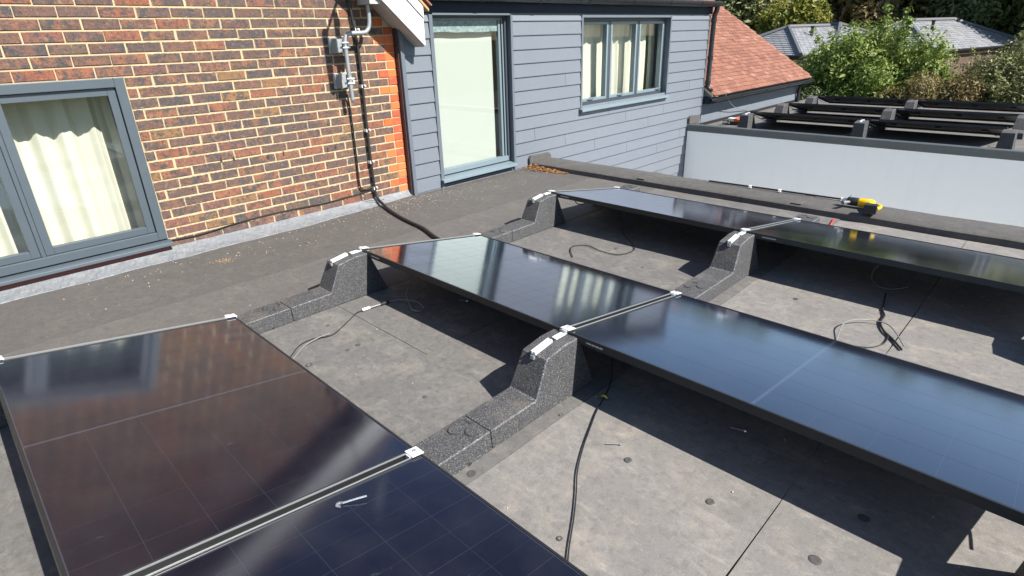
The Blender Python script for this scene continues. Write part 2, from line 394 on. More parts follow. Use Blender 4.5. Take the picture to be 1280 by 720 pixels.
# ---- our own flat roof: base slab, felt sheets, kerb
roof = tag(place('flat_roof', None), kind='structure')
b = MB(); b.box((-.14, -4.2, GZ), (7.4, 4.52, -.012)); b.build('roof_deck', M['seam'], roof)
b = MB(); b.box((-.13, 4.521, GZ), (7.4, 4.545, -.26)); b.build('outer_wall', M['white_render'], roof)  # unseen outer face, added in white to bounce light across the gap
def sheet(x0, x1, y0, y1, top, mat):
    mb = MB(); n = 40; vs = []; fs = []
    def edge(base, yv, sd): return base + .006*mnoise.noise((base*7, yv*3.1, sd)) + .003*mnoise.noise((base*9, yv*13, sd))
    for i in range(n+1):
        y = y0+(y1-y0)*i/n
        xa, xb = edge(x0, y, 1), edge(x1, y, 5)
        for x in (xa, xb): vs += [(x, y, top), (x, y, -.0125)]
    for i in range(n):
        o = i*4; q = o+4
        fs += [(o, o+2, q+2, q), (o, q, q+1, o+1), (o+2, o+3, q+3, q+2)]
    fs += [(0, 1, 3, 2), (n*4, n*4+2, n*4+3, n*4+1)]
    mb.add(vs, fs); return mb.build('felt_sheet', mat, roof)
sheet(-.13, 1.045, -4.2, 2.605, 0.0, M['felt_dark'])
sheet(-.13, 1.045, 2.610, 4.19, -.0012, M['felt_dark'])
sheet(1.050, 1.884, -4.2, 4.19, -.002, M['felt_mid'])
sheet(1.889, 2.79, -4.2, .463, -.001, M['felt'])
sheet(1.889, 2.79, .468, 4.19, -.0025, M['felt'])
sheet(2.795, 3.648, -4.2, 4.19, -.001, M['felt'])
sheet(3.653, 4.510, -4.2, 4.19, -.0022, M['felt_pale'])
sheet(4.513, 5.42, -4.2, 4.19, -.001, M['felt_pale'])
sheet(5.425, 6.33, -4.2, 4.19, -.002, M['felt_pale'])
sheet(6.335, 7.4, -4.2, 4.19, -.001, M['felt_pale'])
# kerb upstand along the edge
kb = MB()
prof = [(4.195, -.013), (4.205, .045), (4.225, .060), (4.57, .062), (4.60, .050), (4.61, -.25), (4.53, -.25), (4.53, -.013)]
def wob(x): return .010*mnoise.noise((x*1.3, 3, 1)) + .004*mnoise.noise((x*5, 1, 8))
xs = [.07+i*.15 for i in range(50)]
n = len(prof); vs = []; fs = []
for x in xs:
    for (y, z) in prof: vs.append((x, y+(wob(x) if y < 4.3 else 0), z+.5*wob(x*1.7)*(z > 0)))
for i in range(len(xs)-1):
    for j in range(n): fs.append((i*n+j, i*n+(j+1) % n, (i+1)*n+(j+1) % n, (i+1)*n+j))
fs += [tuple(range(n)), tuple((len(xs)-1)*n+j for j in range(n))[::-1]]
kb.add(vs, fs); kb.build('roof_kerb', M['felt_kerb'], roof, smooth=True)
for xq in (1.62, 3.22, 4.9):
    q = MB(); q.box((xq, 4.215, .060), (xq+.09, 4.585, .0665)); q.build('kerb_lap_joint', M['felt_kerb'], roof, bevel=.003)
# turned-up felt flange against the cladding
fl = MB(); pts = [(4.17, -.01), (4.17, .10), (4.20, .137), (4.54, .130), (4.575, .10), (4.575, -.01)]
fl.prism(pts, lambda u, v, t: (t, u, v), .066, .105); fl.build('felt_upturn', M['felt_kerb'], roof, bevel=.008)
# fixing marks in the felt
dm = [(4.011,.483),(4.059,.021),(4.339,.495),(4.683,.487),(3.093,.221),(3.640,.530),(3.625,.03),(2.44,.212),(2.435,.279),(2.427,-.001),(2.95,.753),(4.742,.764),(2.099,.288),(2.62,2.4),(2.98,2.2),(3.95,2.35)]
for i, (x, y) in enumerate(dm):
    r0 = random.choice((.008, .011, .014)); mb = MB(); c0 = []
    ring = lambda rr, z: [(x+rr*(1+.18*mnoise.noise((a*1.0, i, rr*40)))*math.cos(a), y+rr*(1+.18*mnoise.noise((a, i+3, rr*40)))*math.sin(a), z) for a in [2*math.pi*q/12 for q in range(12)]]
    a1, a2, a3 = ring(r0*1.35, .0008), ring(r0*.85, .0020), ring(r0*.40, .0011)
    mb.add(a1+a2+a3, [(q, (q+1) % 12, 12+(q+1) % 12, 12+q) for q in range(12)] + [(12+q, 12+(q+1) % 12, 24+(q+1) % 12, 24+q) for q in range(12)], 0)
    mb.add(a3, [tuple(range(12))], 1 if i % 4 == 1 else 0)
    mb.build('fixing_mark', [M['mark'], M['mark_light']], roof)

# ================================================================== BRICK HOUSE
RIDGE_Y, EAVE_Z0 = -1.7, 1.62       # gable slope, 41.5 degrees
SL = math.tan(R(41.6))
def gable_z(y): return 1.59 + (2.5 - y)*SL if y > RIDGE_Y else 1.59 + (2.5-RIDGE_Y)*SL - (RIDGE_Y-y)*SL
house = thing('brick_house', 'multicoloured brick gable house with yellow mortar and a white bargeboard', 'house', (0, 0, 0))
wall = MB()
# mortar wall face as a thick slab with the window opening left out (outline in y, z)
WY0, WY1, WZ0, WZ1 = -1.45, .097, .045, 1.32
GL = -5.9
def slab(poly, x0, x1, mb): mb.prism(poly, lambda u, v, t: (t, u, v), x0, x1)
XM = -.006
slab([(WY1, GZ), (2.404, GZ), (2.404, gable_z(2.404)), (WY1, gable_z(WY1))], -.30, XM, wall)
slab([(WY0, WZ1), (WY1, WZ1), (WY1, gable_z(WY1)), (WY0, gable_z(WY0))], -.30, XM, wall)
slab([(WY0, GZ), (WY1, GZ), (WY1, WZ0), (WY0, WZ0)], -.30, XM, wall)
slab([(GL, GZ), (WY0, GZ), (WY0, gable_z(WY0)), (RIDGE_Y, gable_z(RIDGE_Y)), (GL, gable_z(GL))], -.30, XM, wall)
wall.box((-8, GL, GZ), (-7.8, 2.404, 1.6)); wall.box((-7.8, GL, GZ), (-.3, GL+.2, 1.2)); wall.box((-7.8, 2.2, GZ), (-.3, 2.404, 1.55))
wallo = wall.build('brick_wall', M['mortar'], house)
# bricks
def brick_mesh(L, H, seed, mat, name='brick'):
    rn = random.Random(seed); ch = .004; D = .02
    def j(s_=.0034): return rn.uniform(-s_, s_)
    y0, y1, z0, z1 = 0+j(), L+j(), 0+j(.0015), H+j(.0015)
    o = [(-D, y0, z0), (-D, y1, z0), (-D, y1, z1), (-D, y0, z1)]
    mid = [(-ch+j(.001), y0+j(.0012), z0+j(.001)), (-ch+j(.001), y1+j(.0012), z0+j(.001)), (-ch+j(.001), y1+j(.0012), z1+j(.001)), (-ch+j(.001), y0+j(.0012), z1+j(.001))]
    c2 = [(0+j(.0012), y0+ch+rn.uniform(0, .004), z0+ch), (j(.0012), y1-ch-rn.uniform(0, .004), z0+ch), (j(.0012), y1-ch-rn.uniform(0, .004), z1-ch), (j(.0012), y0+ch+rn.uniform(0, .004), z1-ch)]
    vs = o+mid+c2
    fs = [(8, 9, 10, 11)] + [(q, (q+1) % 4, 4+(q+1) % 4, 4+q) for q in range(4)] + [(4+q, 4+(q+1) % 4, 8+(q+1) % 4, 8+q) for q in range(4)]
    mb = MB(); mb.add(vs, fs); return mb
BH = .0654
stretch = [brick_mesh(.2155, BH, s_, None).mesh('brick', M['brick']) for s_ in range(8)]
halfs = [brick_mesh(.101, BH, 50+s_, None).mesh('brick', M['brick']) for s_ in range(4)]
quoins = [brick_mesh(.101, BH, 80+s_, None).mesh('quoin_brick', M['quoin']) for s_ in range(5)]
cand = []
for mrow in range(0, 75):
    z = .0465 + .075*mrow + .006
    joints = .397 if mrow % 2 else .397-.1125
    yq = 2.404-.1025
    lst = [(yq, .1015, 'q')]
    if mrow % 2:
        lst.append((yq-.1045, .1015, 'q' if random.random() < .93 else 'h')); yend = yq-.1045
    else: yend = yq
    nstart = joints + .225*math.floor((yend-joints)/.225 - .02)
    if mrow % 2 == 0:
        # remaining bit between the last full joint and quoin
        pass
    y = nstart
    first = True
    while y > GL:
        L = (min(yend, y+.225) - y) - .0095 if first else .2155
        first = False
        if L > .16: lst.append((y, L, 's'))
        elif L > .05: lst.append((y, L, 'h'))
        y -= .225
    for (y, L, kd) in lst:
        ymid = y+L/2
        if z+BH > gable_z(ymid) - .06: continue
        if y+L > WY0+.01 and y < WY1-.004 and z+BH > WZ0+.02 and z < WZ1-.01:
            if y < WY1 and y+L > WY1+.03: L2 = y+L-WY1-.004; y = WY1+.004; L = L2; kd = 'h'
            elif y < WY0-.03: L = WY0-y-.004; kd = 'h'
            else: continue
        cand.append((y, z, L, kd))
def vis(c_):
    y, z, L, kd = c_
    u, v, d = px((0, y+L/2, z+.03)); inside = 165 < u < 1115 and -12 < v < 708 and d > 0
    return (0 if inside else 1, d)
cand.sort(key=vis)
mass = MB()
for i, (y, z, L, kd) in enumerate(cand):
    src, base = {'s': (stretch, .2155), 'h': (halfs, .101), 'q': (quoins, .101)}[kd]
    if i < 300:
        o = place('brick', random.choice(src), wallo, (random.uniform(-.0012, .0018), y, z+random.uniform(-.0015, .0015)))
        o.scale = (1, L/base, 1); o.rotation_euler = (random.uniform(-.006, .006), 0, 0)
    else:
        bmk = brick_mesh(L, BH, i, None)
        mass.add([(v[0], v[1]+y, v[2]+z) for v in bmk.v], bmk.f, 1 if kd == 'q' else 0)
mo = mass.build('brick', [M['brick_mass'], M['quoin']], wallo); mo['kind'] = 'stuff'
# iron ties / old fixings in the joints
for (y, z) in ((1.0, .62), (1.14, .63), (1.56, .60), (1.64, .61), (.62, .66), (.72, .655)):
    q = MB(); q.box((-.004, y-.006, z-.018), (.006, y+.006, z+.016)); q.build('iron_tie', M['brown_post'], wallo, bevel=.002)
# lead flashing at the foot of the wall
lf = MB(); ny = 150; prof_n = 6; vs = []; fs = []
for i in range(ny+1):
    y = -5.0 + (2.45+5.0)*i/ny
    wd = .17 if y < 1.2 else .17 - .135*((y-1.2)/1.25)**1.2
    wd += .018*mnoise.noise((y*3.1, 0, 0)) + .010*mnoise.noise((y*9, 2, 0))
    for j in range(prof_n+1):
        t = j/prof_n
        x = .004 + wd*t**1.15
        z = .052*(1-t)**1.5 + .004 + .010*mnoise.noise((y*11, t*4, 3))*(.3+t)
        vs.append((x, y, z))
    vs.append((.004+wd+.002, y, -.001))
pn = prof_n+2
for i in range(ny):
    for j in range(pn-1): fs.append((i*pn+j, i*pn+j+1, (i+1)*pn+j+1, (i+1)*pn+j))
lf.add(vs, fs); lf.build('lead_flashing', M['lead'], house, smooth=True)
# bargeboard, soffit, tile edge, roof (right slope and left slope)
bargeL = MB(); bargeR = MB(); 
XB = .235
def vline(mb, off0, off1, x0, x1, ytip, sgn=1, ycut=True):
    """board parallel to the right-hand verge; off = vertical offset of lower / upper edge from the tip line"""
    yr = RIDGE_Y; zt = lambda y: 1.447 + (2.60-y)*SL
    poly = [(ytip, zt(ytip)+off0), (ytip, zt(ytip)+off1), (yr, zt(yr)+off1), (yr, zt(yr)+off0)]
    mb.prism(poly, lambda u, v, t: (t, u, v), x0, x1)
    poly2 = [(2*yr-u, v) for u, v in poly]
    mb.prism(poly2, lambda u, v, t: (t, u, v), x0, x1)
bb = MB(); vline(bb, 0.0, .225, XB-.022, XB, 2.60); bb.build('bargeboard', M['white_paint'], house)
b2 = MB(); vline(b2, .242, .345, XB-.022, XB+.010, 2.60); b2.build('verge_board', M['white_paint'], house)
bq = MB(); vline(bq, .2255, .2415, XB-.022, XB-.010, 2.595); bq.build('bargeboard_groove', M['seam'], house)
b3 = MB(); vline(b3, .347, .372, XB-.10, XB+.020, 2.66); b3.build('verge_batten', M['wood'], house)
b4 = MB(); vline(b4, -.012, .012, .002, XB-.0235, 2.60); b4.build('soffit', M['grey_soffit'], house)
b5 = MB(); vline(b5, -.010, .034, XB-.0215, XB+.006, 2.585); b5.build('bargeboard_moulding', M['grey_soffit'], house)
rf = MB(); vline(rf, .374, .395, -8.1, XB+.03, 2.40); rf.build('roof', M['tile_mass'], house)
rfe = MB(); vline(rfe, .374, .395, .058, XB+.028, 2.68); 
rs = MB(); zt = lambda y: 1.447+(2.60-y)*SL
for j in range(46):
    y0 = 2.66-j*.105*1.0; z0 = zt(y0)+.40
    for sx in range(2):
        rs.box((XB+.035-.165*(sx+1), -.004, -.0), (XB+.033-.165*sx, .17, .014), 0, Matrix.Translation((0, y0-.11, zt(y0-.11)+.402)) @ Matrix.Rotation(-math.atan(SL)+.05, 4, 'X'))
o = rs.build('roof_tiles', M['tile_mass'], house); o['kind'] = 'stuff'
# soffit box end next to the wall
q = MB(); q.box((.004, 2.055, 1.80), (XB-.03, 2.17, 1.90)); q.build('soffit_box', M['grey_soffit'], house, bevel=.003)
# window at the left
win = MB(); F0, F1 = WZ0+.085, WZ1
def ring(mb, y0, y1, z0, z1, t, x0, x1):
    mb.box((x0, y0, z0), (x1, y0+t, z1)); mb.box((x0, y1-t, z0), (x1, y1, z1))
    mb.box((x0, y0+t, z0), (x1, y1-t, z0+t)); mb.box((x0, y0+t, z1-t), (x1, y1-t, z1))
ring(win, WY0+.004, WY1-.004, F0, F1, .062, -.07, .014)
wino = win.build('window', M['frame_mid'], house, bevel=.004)
sa = MB(); ring(sa, WY0+.07, -.69, F0+.065, F1-.065, .05, -.055, -.008); ring(sa, -.66, WY1-.07, F0+.065, F1-.065, .05, -.055, -.008); sa.box((-.06, -.688, F0+.063), (.0, -.662, F1-.063))
sa.build('sash', M['frame_mid'], wino, bevel=.003)
gl = MB(); gl.box((-.036, WY0+.1, F0+.1), (-.030, WY1-.1, F1-.1)); gl.build('pane', M['glass'], wino)
si = MB(); si.prism([(-.05, F0-.003), (.075, F0-.022), (.078, F0-.045), (-.05, F0-.045)], lambda u, v, t: (u, t, v), WY0-.02, WY1+.012); si.build('sill', M['frame_mid'], wino, bevel=.003)
s2 = MB(); s2.box((-.06, WY0+.002, WZ0-.002), (.030, WY1-.006, F0-.050)); s2.build('tile_sub_sill', M['sub_sill'], wino, bevel=.004)
cu = MB(); vs = []; fs = []
for i in range(81):
    y = WY0+.05+(WY1-WY0-.1)*i/80; x = -.26+.025*math.sin(y*38)+.01*math.sin(y*91)
    vs += [(x, y, WZ0+.1), (x, y, WZ1)]
fs = [(2*i, 2*i+2, 2*i+3, 2*i+1) for i in range(80)]; cu.add(vs, fs)
cu.build('curtain', M['curtain'], wino, smooth=True)

# ================================================================== CLADDING WING
wing = thing('clad_extension', 'grey-blue weatherboarded extension with a tall glazed door, a three-light window and a low tiled roof', 'building', (0, 0, 0))
XW = .048
DY0, DY1, DZ0, DZ1 = 2.83, 3.93, .03, 1.735
NY0, NY1, NZ0, NZ1 = 5.235, 7.36, .575, 1.70
EY = 8.592
cw = MB()
def wslab(y0, y1, z0, z1, x0=-.12, x1=XW): cw.box((x0, y0, z0), (x1, y1, z1))
TOPZ = 1.86
wslab(2.412, DY0, GZ, TOPZ); wslab(DY0, DY1, GZ, DZ0); wslab(DY0, DY1, DZ1, TOPZ)
wslab(DY1, NY0, GZ, TOPZ); wslab(NY0, NY1, GZ, NZ0); wslab(NY0, NY1, NZ1, TOPZ); wslab(NY1, EY, GZ, TOPZ)
wslab(EY+.002, 13.2, GZ, .455)
cw.box((-6, EY-.12, GZ), (-.122, EY, TOPZ)); cw.box((-6.2, 2.412, GZ), (-6.0, EY, TOPZ))
cw.box((-6, 13.08, GZ), (-.122, 13.2, .455))
cwo = cw.build('clad_wall', M['trim'], wing)
# weatherboards, each one a piece
rnd = random.Random(11)
bcache = {}
def boards(y0, y1, k, ztop=None, zbot=None):
    z0 = .01+.15*k if zbot is None else zbot
    z1 = z0+.150+.018 if ztop is None else ztop
    mb = MB(); xo = XW+.001
    mb.prism([(xo, z0+.002), (xo+.021, z0), (xo+.022, z0+.006), (xo+.006, z1), (xo, z1)], lambda u, v, t: (u, t, v), y0, y1)
    mb.build('weatherboard', M['board'], cwo)
JO = {0: [5.546], 2: [4.307, 6.288, 7.329], 3: [5.85], -1: [6.346, 7.9], 1: [4.9, 6.9], -2: [5.3, 7.2], 4: [8.1], 6: [4.9]}
for k in range(-9, 12):
    zb = .01+.15*k; ztp = zb+.15
    segs = []
    if k >= 0:
        segs.append((2.462, 2.788))
        segs.append((3.962, EY-.015))
    else: segs.append((4.62, EY-.015))
    out = []
    for a, c_ in segs:
        if ztp > NZ0-.02 and zb < NZ1+.02 and a < NY0 and c_ > NY1:
            if zb > NZ0-.10: out += [(a, NY0-.032), (NY1+.032, c_)]
            else: out.append((a, c_))
        else: out.append((a, c_))
    for a, c_ in out:
        cuts = [a]+[j_ for j_ in JO.get(k, [4.4+rnd.random()*3.6] if k < 0 else []) if a+.25 < j_ < c_-.25]+[c_]
        for p, q_ in zip(cuts[:-1], cuts[1:]):
            boards(p+(.002 if p != a else 0), q_-(.002 if q_ != c_ else 0), k, ztop=(1.722 if k == 11 else None))
for k in range(0, 3):
    cuts = [EY-.012, 8.713+rnd.random()*.8, 10.423+rnd.random()*.6, 12.2, 13.17]
    if k == 2: cuts = [EY-.012, 9.9, 11.6, 13.17]
    for p, q_ in zip(cuts[:-1], cuts[1:]): boards(p+.003, q_-.002, k, ztop=(.45 if k == 2 else None))
for k in range(-9, 0):
    boards(EY-.012, 13.17, k) if k < -6 else None
# corner trims and frames round the openings
t = MB(); t.box((XW+.001, 2.418, -.008), (XW+.032, 2.460, 1.74)); t.build('corner_trim', M['trim'], wing, bevel=.003)
t = MB(); t.box((-.002, 2.4045, -.005), (.052, 2.4165, 1.95)); t.build('brown_edge_trim', M['brown_post'], wing, bevel=.002)
t = MB(); t.box((XW+.001, 2.790, -.006), (XW+.029, DY0+.004, 1.724)); t.box((XW+.001, DY1-.004, .0), (XW+.029, 3.960, 1.724)); t.box((XW+.001, DY0+.006, 1.718), (XW+.027, DY1-.006, 1.738)); t.build('door_trim', M['trim'], wing, bevel=.003)
t = MB(); t.box((XW+.001, NY0-.030, NZ0-.06), (XW+.028, NY0+.004, 1.724)); t.box((XW+.001, NY1-.004, NZ0-.045), (XW+.028, NY1+.030, 1.724)); t.box((XW+.001, NY0+.006, 1.694), (XW+.024, NY1-.006, 1.724)); t.build('window_trim', M['trim'], wing, bevel=.003)
t = MB(); t.box((XW+.001, EY-.014, -2.0), (XW+.026, EY+.016, 1.724)); t.build('end_trim', M['trim'], wing, bevel=.003)
# base flashing strip
t = MB(); t.box((XW+.002, 2.47, -.012), (XW+.016, 4.16, .010)); t.build('base_strip', M['lead'], wing, bevel=.002)
# glazed door
dr = MB(); ring(dr, DY0+.004, DY1-.004, DZ0+.09, DZ1-.002, .035, -.075, .010)
door = dr.build('glazed_door', M['frame_dark'], wing, bevel=.003)
d2 = MB(); ring(d2, DY0+.042, DY1-.042, DZ0+.13, DZ1-.04, .020, -.06, -.012); d2.box((-.06, DY1-.115, DZ0+.151), (-.012, DY1-.085, DZ1-.061)); d2.build('door_leaf_frame', M['frame'], door, bevel=.003)
d2 = MB(); d2.box((-.012, DY0+.05, DZ0+.095), (.016, DY1-.04, DZ0+.150)); d2.build('bottom_rail', M['frame'], door, bevel=.003)
d3 = MB(); d3.box((-.034, DY0+.063, DZ0+.151), (-.029, DY1-.116, DZ1-.061)); d3.build('pane', M['glass'], door)
def mottled_film():  # opaque blue-green mottling for a strip across the top of the pane
    k = NB('mottled_glass_film'); p = k.pos()
    c = k.ramp(k.noise(k.pos((1, 1, 1.6)), 26, 6, .72), [(.30, (.06,.11,.13)), (.46, (.16,.23,.24)), (.60, (.26,.31,.27)), (.75, (.36,.40,.38))])
    k.bsdf(c, .3, 0, k.bump(k.noise(p, 90, 4), .5, .003), spec=.5); return k.m
M['mottled_film'] = mottled_film()
d4 = MB(); n_ = 26; y0_, y1_ = DY0+.064, DY1-.117
vs = []
for i in range(n_+1):
    y = y0_+(y1_-y0_)*i/n_; zb = 1.562+.005*math.sin(y*5)+.002*math.sin(y*19)
    vs += [(-.0275, y, zb), (-.0275, y, DZ1-.062), (-.0285, y, zb), (-.0285, y, DZ1-.062)]
fs = []
for i in range(n_):
    o = 4*i; fs += [(o, o+4, o+5, o+1), (o+2, o+3, o+7, o+6), (o, o+2, o+6, o+4), (o+1, o+5, o+7, o+3)]
d4.add(vs, fs); d4.build('mottled_band', M['mottled_film'], door)
d4 = MB(); vs = []
nb = 30
for i in range(nb+1):
    y = DY0+.055+(DY1-.155-DY0-.055)*i/nb
    vs += [(-.085+.0015*math.sin(y*9), y, DZ0+.12), (-.085+.0015*math.sin(y*7+1), y, 1.58)]
d4.add(vs, [(2*i, 2*i+2, 2*i+3, 2*i+1) for i in range(nb)]); d4.build('roller_blind', M['blind'], door, smooth=True)
d5 = MB(); d5.tube([(-.105, DY0+.05, 1.60), (-.105, DY1-.14, 1.60)], .028, 12); d5.build('blind_roller', M['blind'], door, smooth=True)
ds = MB(); ds.prism([(-.06, .118), (.125, .094), (.128, .066), (.108, .066), (.106, .080), (-.06, .090)], lambda u, v, t: (u, t, v), DY0-.045, DY1-.008)
ds.build('door_sill', M['frame'], door, bevel=.003)
# window
wn = MB(); ring(wn, NY0+.005, NY1-.005, NZ0+.04, NZ1-.004, .045, -.095, -.016)
for yy in (5.925, 6.625): wn.box((-.095, yy-.030, NZ0+.085), (-.016, yy+.030, NZ1-.049))
nwin = wn.build('window', M['frame_dark'], wing, bevel=.003)
for (a, c_) in ((NY0+.052, 5.893), (5.957, 6.593), (6.657, NY1-.052)):
    sa = MB(); ring(sa, a, c_, NZ0+.087, NZ1-.052, .034, -.084, -.012); sa.build('sash', M['frame'], nwin, bevel=.003)
    gp = MB(); gp.box((-.070, a+.032, NZ0+.119), (-.065, c_-.032, NZ1-.084)); gp.build('pane', M['glass'], nwin)
    hd = MB(); hd.tube([(-.010, c_-.02-.30*(a < 6), NZ0+.12), (.018, c_-.03-.30*(a < 6), NZ0+.125), (.020, c_-.14-.30*(a < 6), NZ0+.135)], .007, 8); hd.build('handle', M['steel'], nwin, smooth=True)
ws = MB(); ws.prism([(-.07, NZ0+.038), (.125, NZ0+.014), (.128, NZ0-.018), (.106, NZ0-.018), (.104, NZ0-.004), (-.07, NZ0+.010)], lambda u, v, t: (u, t, v), NY0-.055, NY1+.012)
ws.build('window_sill', M['frame'], nwin, bevel=.003)
def curtain(y0, y1, z0, z1, x, seed):
    mb = MB(); nn = 120; vs = []; rn = random.Random(seed); ph = rn.random()*6
    nz = 7
    for i in range(nn+1):
        y = y0+(y1-y0)*i/nn
        for j in range(nz):
            tt = j/(nz-1); amp = .017+.006*math.sin(y*5+ph)
            yy = y+.02*math.sin(tt*3+y*6+ph)*(1-tt)
            vs.append((x+amp*math.sin(y*44+ph+.6*math.sin(y*9)+.5*(1-tt))+.005*math.sin(y*97+2*tt), yy, z0+(z1-z0)*tt))
    fs = [(i*nz+j, (i+1)*nz+j, (i+1)*nz+j+1, i*nz+j+1) for i in range(nn) for j in range(nz-1)]
    mb.add(vs, fs); return mb.build('curtain', M['curtain'], nwin, smooth=True)
curtain(NY0+.03, 7.19, NZ0-.1, NZ1+.1, -.24, 1); curtain(7.27, NY1+.08, NZ0-.1, NZ1+.1, -.24, 2)
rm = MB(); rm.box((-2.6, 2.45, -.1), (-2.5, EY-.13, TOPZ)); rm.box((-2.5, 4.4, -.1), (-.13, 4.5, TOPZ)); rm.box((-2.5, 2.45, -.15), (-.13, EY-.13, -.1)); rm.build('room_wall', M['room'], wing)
# fascia, gutter, roof above
fa = MB(); fa.box((XW+.002, 2.62, 1.742), (XW+.032, EY+.05, 1.93)); fa.build('fascia', M['fascia'], wing, bevel=.003)
gt = MB(); GX, GZZ = .155, 1.905; gp_ = []
for i in range(13):
    a = math.pi*i/12; gp_.append((GX+.060*math.cos(math.pi+a), GZZ+.060*math.sin(math.pi+a)*1.05))
outer = [(GX-.060, GZZ+.012)]+gp_+[(GX+.060, GZZ+.012)]
inner = [(GX+(u-GX)*.92, GZZ+.008+(v-GZZ)*.90) for u, v in outer][::-1]
gt.prism(outer+inner, lambda u, v, t: (u, t, v), 2.74, EY+.10)
gut = gt.build('gutter', M['black_plastic'], wing)
for yy in (3.4, 4.3, 5.2, 6.15, 7.1, 8.02, 8.45):
    u = MB(); pr = [(GX+(a-GX)*1.07, GZZ+(c_-GZZ)*1.07) for a, c_ in outer]
    u.prism(pr+[(GX+(a-GX)*1.005, GZZ+(c_-GZZ)*1.005) for a, c_ in outer][::-1], lambda a, c_, t: (a, t, c_), yy, yy+.05); u.build('gutter_union', M['black_plastic'], gut)
rp = math.tan(R(14))
ro = MB(); ro.prism([(.17, 1.955), (.17, 1.985), (-6.3, 1.985+6.47*rp), (-6.3, 1.955+6.47*rp)], lambda u, v, t: (u, t, v), 2.70, EY+.06)
ro.build('upper_roof', M['slate'], wing)
# downpipe
dp = MB(); dp.tube([(.155, EY+.045, 1.88), (.150, EY+.045, 1.80), (.115, EY+.050, 1.72), (.112, EY+.052, 1.60), (.112, EY+.052, .62), (.150, EY+.06, .565), (.20, EY+.07, .545)], .040, 14)
dpo = dp.build('downpipe', M['black_plastic'], wing, smooth=True)
for zz in (1.62, 1.05, .66):
    u = MB(); u.tube([(.112, EY+.052, zz), (.112, EY+.052, zz+.055)], .047, 14); u.build('pipe_collar', M['black_plastic'], dpo, smooth=True)
# low tiled roof
PT = math.atan(math.tan(R(33.7))); EX, EZ = .235, .475; RY0, RY1 = EY+.03, 13.24
lr = MB(); L_ = 4.2
ux = Vector((-math.cos(PT), 0, math.sin(PT))); un = Vector((math.sin(PT), 0, math.cos(PT)))
def rp3(s_, y, h): return Vector((EX, y, EZ)) + ux*s_ + un*h
lr.add([rp3(0, RY0, -.06), rp3(0, RY1, -.06), rp3(L_, RY1, -.06), rp3(L_, RY0, -.06), rp3(0, RY0, -.008), rp3(0, RY1, -.008), rp3(L_, RY1, -.008), rp3(L_, RY0, -.008)],
       [(0,3,2,1),(4,5,6,7),(0,1,5,4),(1,2,6,5),(2,3,7,6),(3,0,4,7)])
lro = lr.build('low_roof', M['ridge'], wing)
tm = [MB().box((0, 0, 0), (.185, .160, .011)).mesh('roof_tile', M['tile']) for _ in range(1)]
def tmesh(seed):
    rn = random.Random(seed); cz = rn.uniform(.002, .006)
    mb = MB(); vs = []
    for (a, h) in ((0, 0), (.175, 0)):
        for q_ in range(4):
            yv = .160*q_/3; bow = cz*(1-((q_-1.5)/1.5)**2); vs += [(a, yv, h+bow), (a, yv, h+bow+.016)]
    f = []
    for q_ in range(3):
        o0 = q_*2; o1 = 8+q_*2
        f += [(o0+1, o0+3, o1+3, o1+1), (o0, o1, o1+2, o0+2), (o0, o0+2, o0+3, o0+1)]
    mb.add(vs, f); return mb
tms = [tmesh(i) for i in range(6)]; tmeshes = [t_.mesh('roof_tile', M['tile']) for t_ in tms]
Rm = Matrix((( ux.x, 0, un.x), (0, 1, 0), (ux.z, 0, un.z))).to_4x4()
tc = []
for j in range(40):
    s_ = -.03+j*.1
    yy = RY0 - (.0825 if j % 2 else 0)
    while yy < RY1-.02:
        if yy > RY0-.02:
            p = rp3(s_, yy, .012+.004*mnoise.noise((s_*3, yy*3, 1)))
            u_, v_, d_ = px(p)
            tc.append(((0 if u_ > 885 else 1), d_, p, j))
        yy += .165
tc.sort(key=lambda q_: (q_[0], q_[1]))
tmass = MB()
for i, (_, _, p, j) in enumerate(tc):
    mt = Matrix.Translation(p) @ Rm @ Matrix.Rotation(R(5.2)+random.uniform(-.02, .02), 4, 'Y') @ Matrix.Rotation(random.uniform(-.012, .012), 4, 'Z')
    if i < 300:
        o = place('roof_tile', random.choice(tmeshes), lro); o.matrix_local = mt
    else:
        q_ = random.choice(tms); tmass.add([mt @ Vector(v) for v in q_.v], q_.f)
o = tmass.build('roof_tile', M['tile_mass'], lro); o['kind'] = 'stuff'
vg = MB(); vg.add([rp3(-.02, RY1-.01, -.06), rp3(L_, RY1-.01, -.06), rp3(L_, RY1-.01, .02), rp3(-.02, RY1-.01, .02), rp3(-.02, RY1+.012, -.06), rp3(L_, RY1+.012, -.06), rp3(L_, RY1+.012, .02), rp3(-.02, RY1+.012, .02)], [(0,3,2,1),(4,5,6,7),(0,1,5,4),(1,2,6,5),(2,3,7,6),(3,0,4,7)])
vg.build('verge_mortar', M['mortar'], lro)
f2 = MB(); f2.box((XW+.003, RY0-.005, .335), (EX-.045, RY1-.03, .455)); f2.build('low_eaves_box', M['fascia'], wing, bevel=.003)
g2 = MB(); G2X, G2Z = EX+.035, .425
o2 = [(G2X+(a-GX)*.85, G2Z+(c_-GZZ)*.85) for a, c_ in outer]; i2 = [(G2X+(a-G2X)*.9, G2Z+.005+(c_-G2Z)*.9) for a, c_ in o2][::-1]
g2.prism(o2+i2, lambda u, v, t: (u, t, v), RY0-.0, RY1+.02); lg = g2.build('low_gutter', M['black_plastic'], wing)
for yy in (9.6, 10.7, 11.8, 12.8):
    u = MB(); u.prism([(G2X+(a-G2X)*1.1, G2Z+(c_-G2Z)*1.1) for a, c_ in o2]+[(G2X+(a-G2X)*1.01, G2Z+(c_-G2Z)*1.01) for a, c_ in o2][::-1], lambda a, c_, t: (a, t, c_), yy, yy+.05); u.build('gutter_bracket', M['black_plastic'], lg)
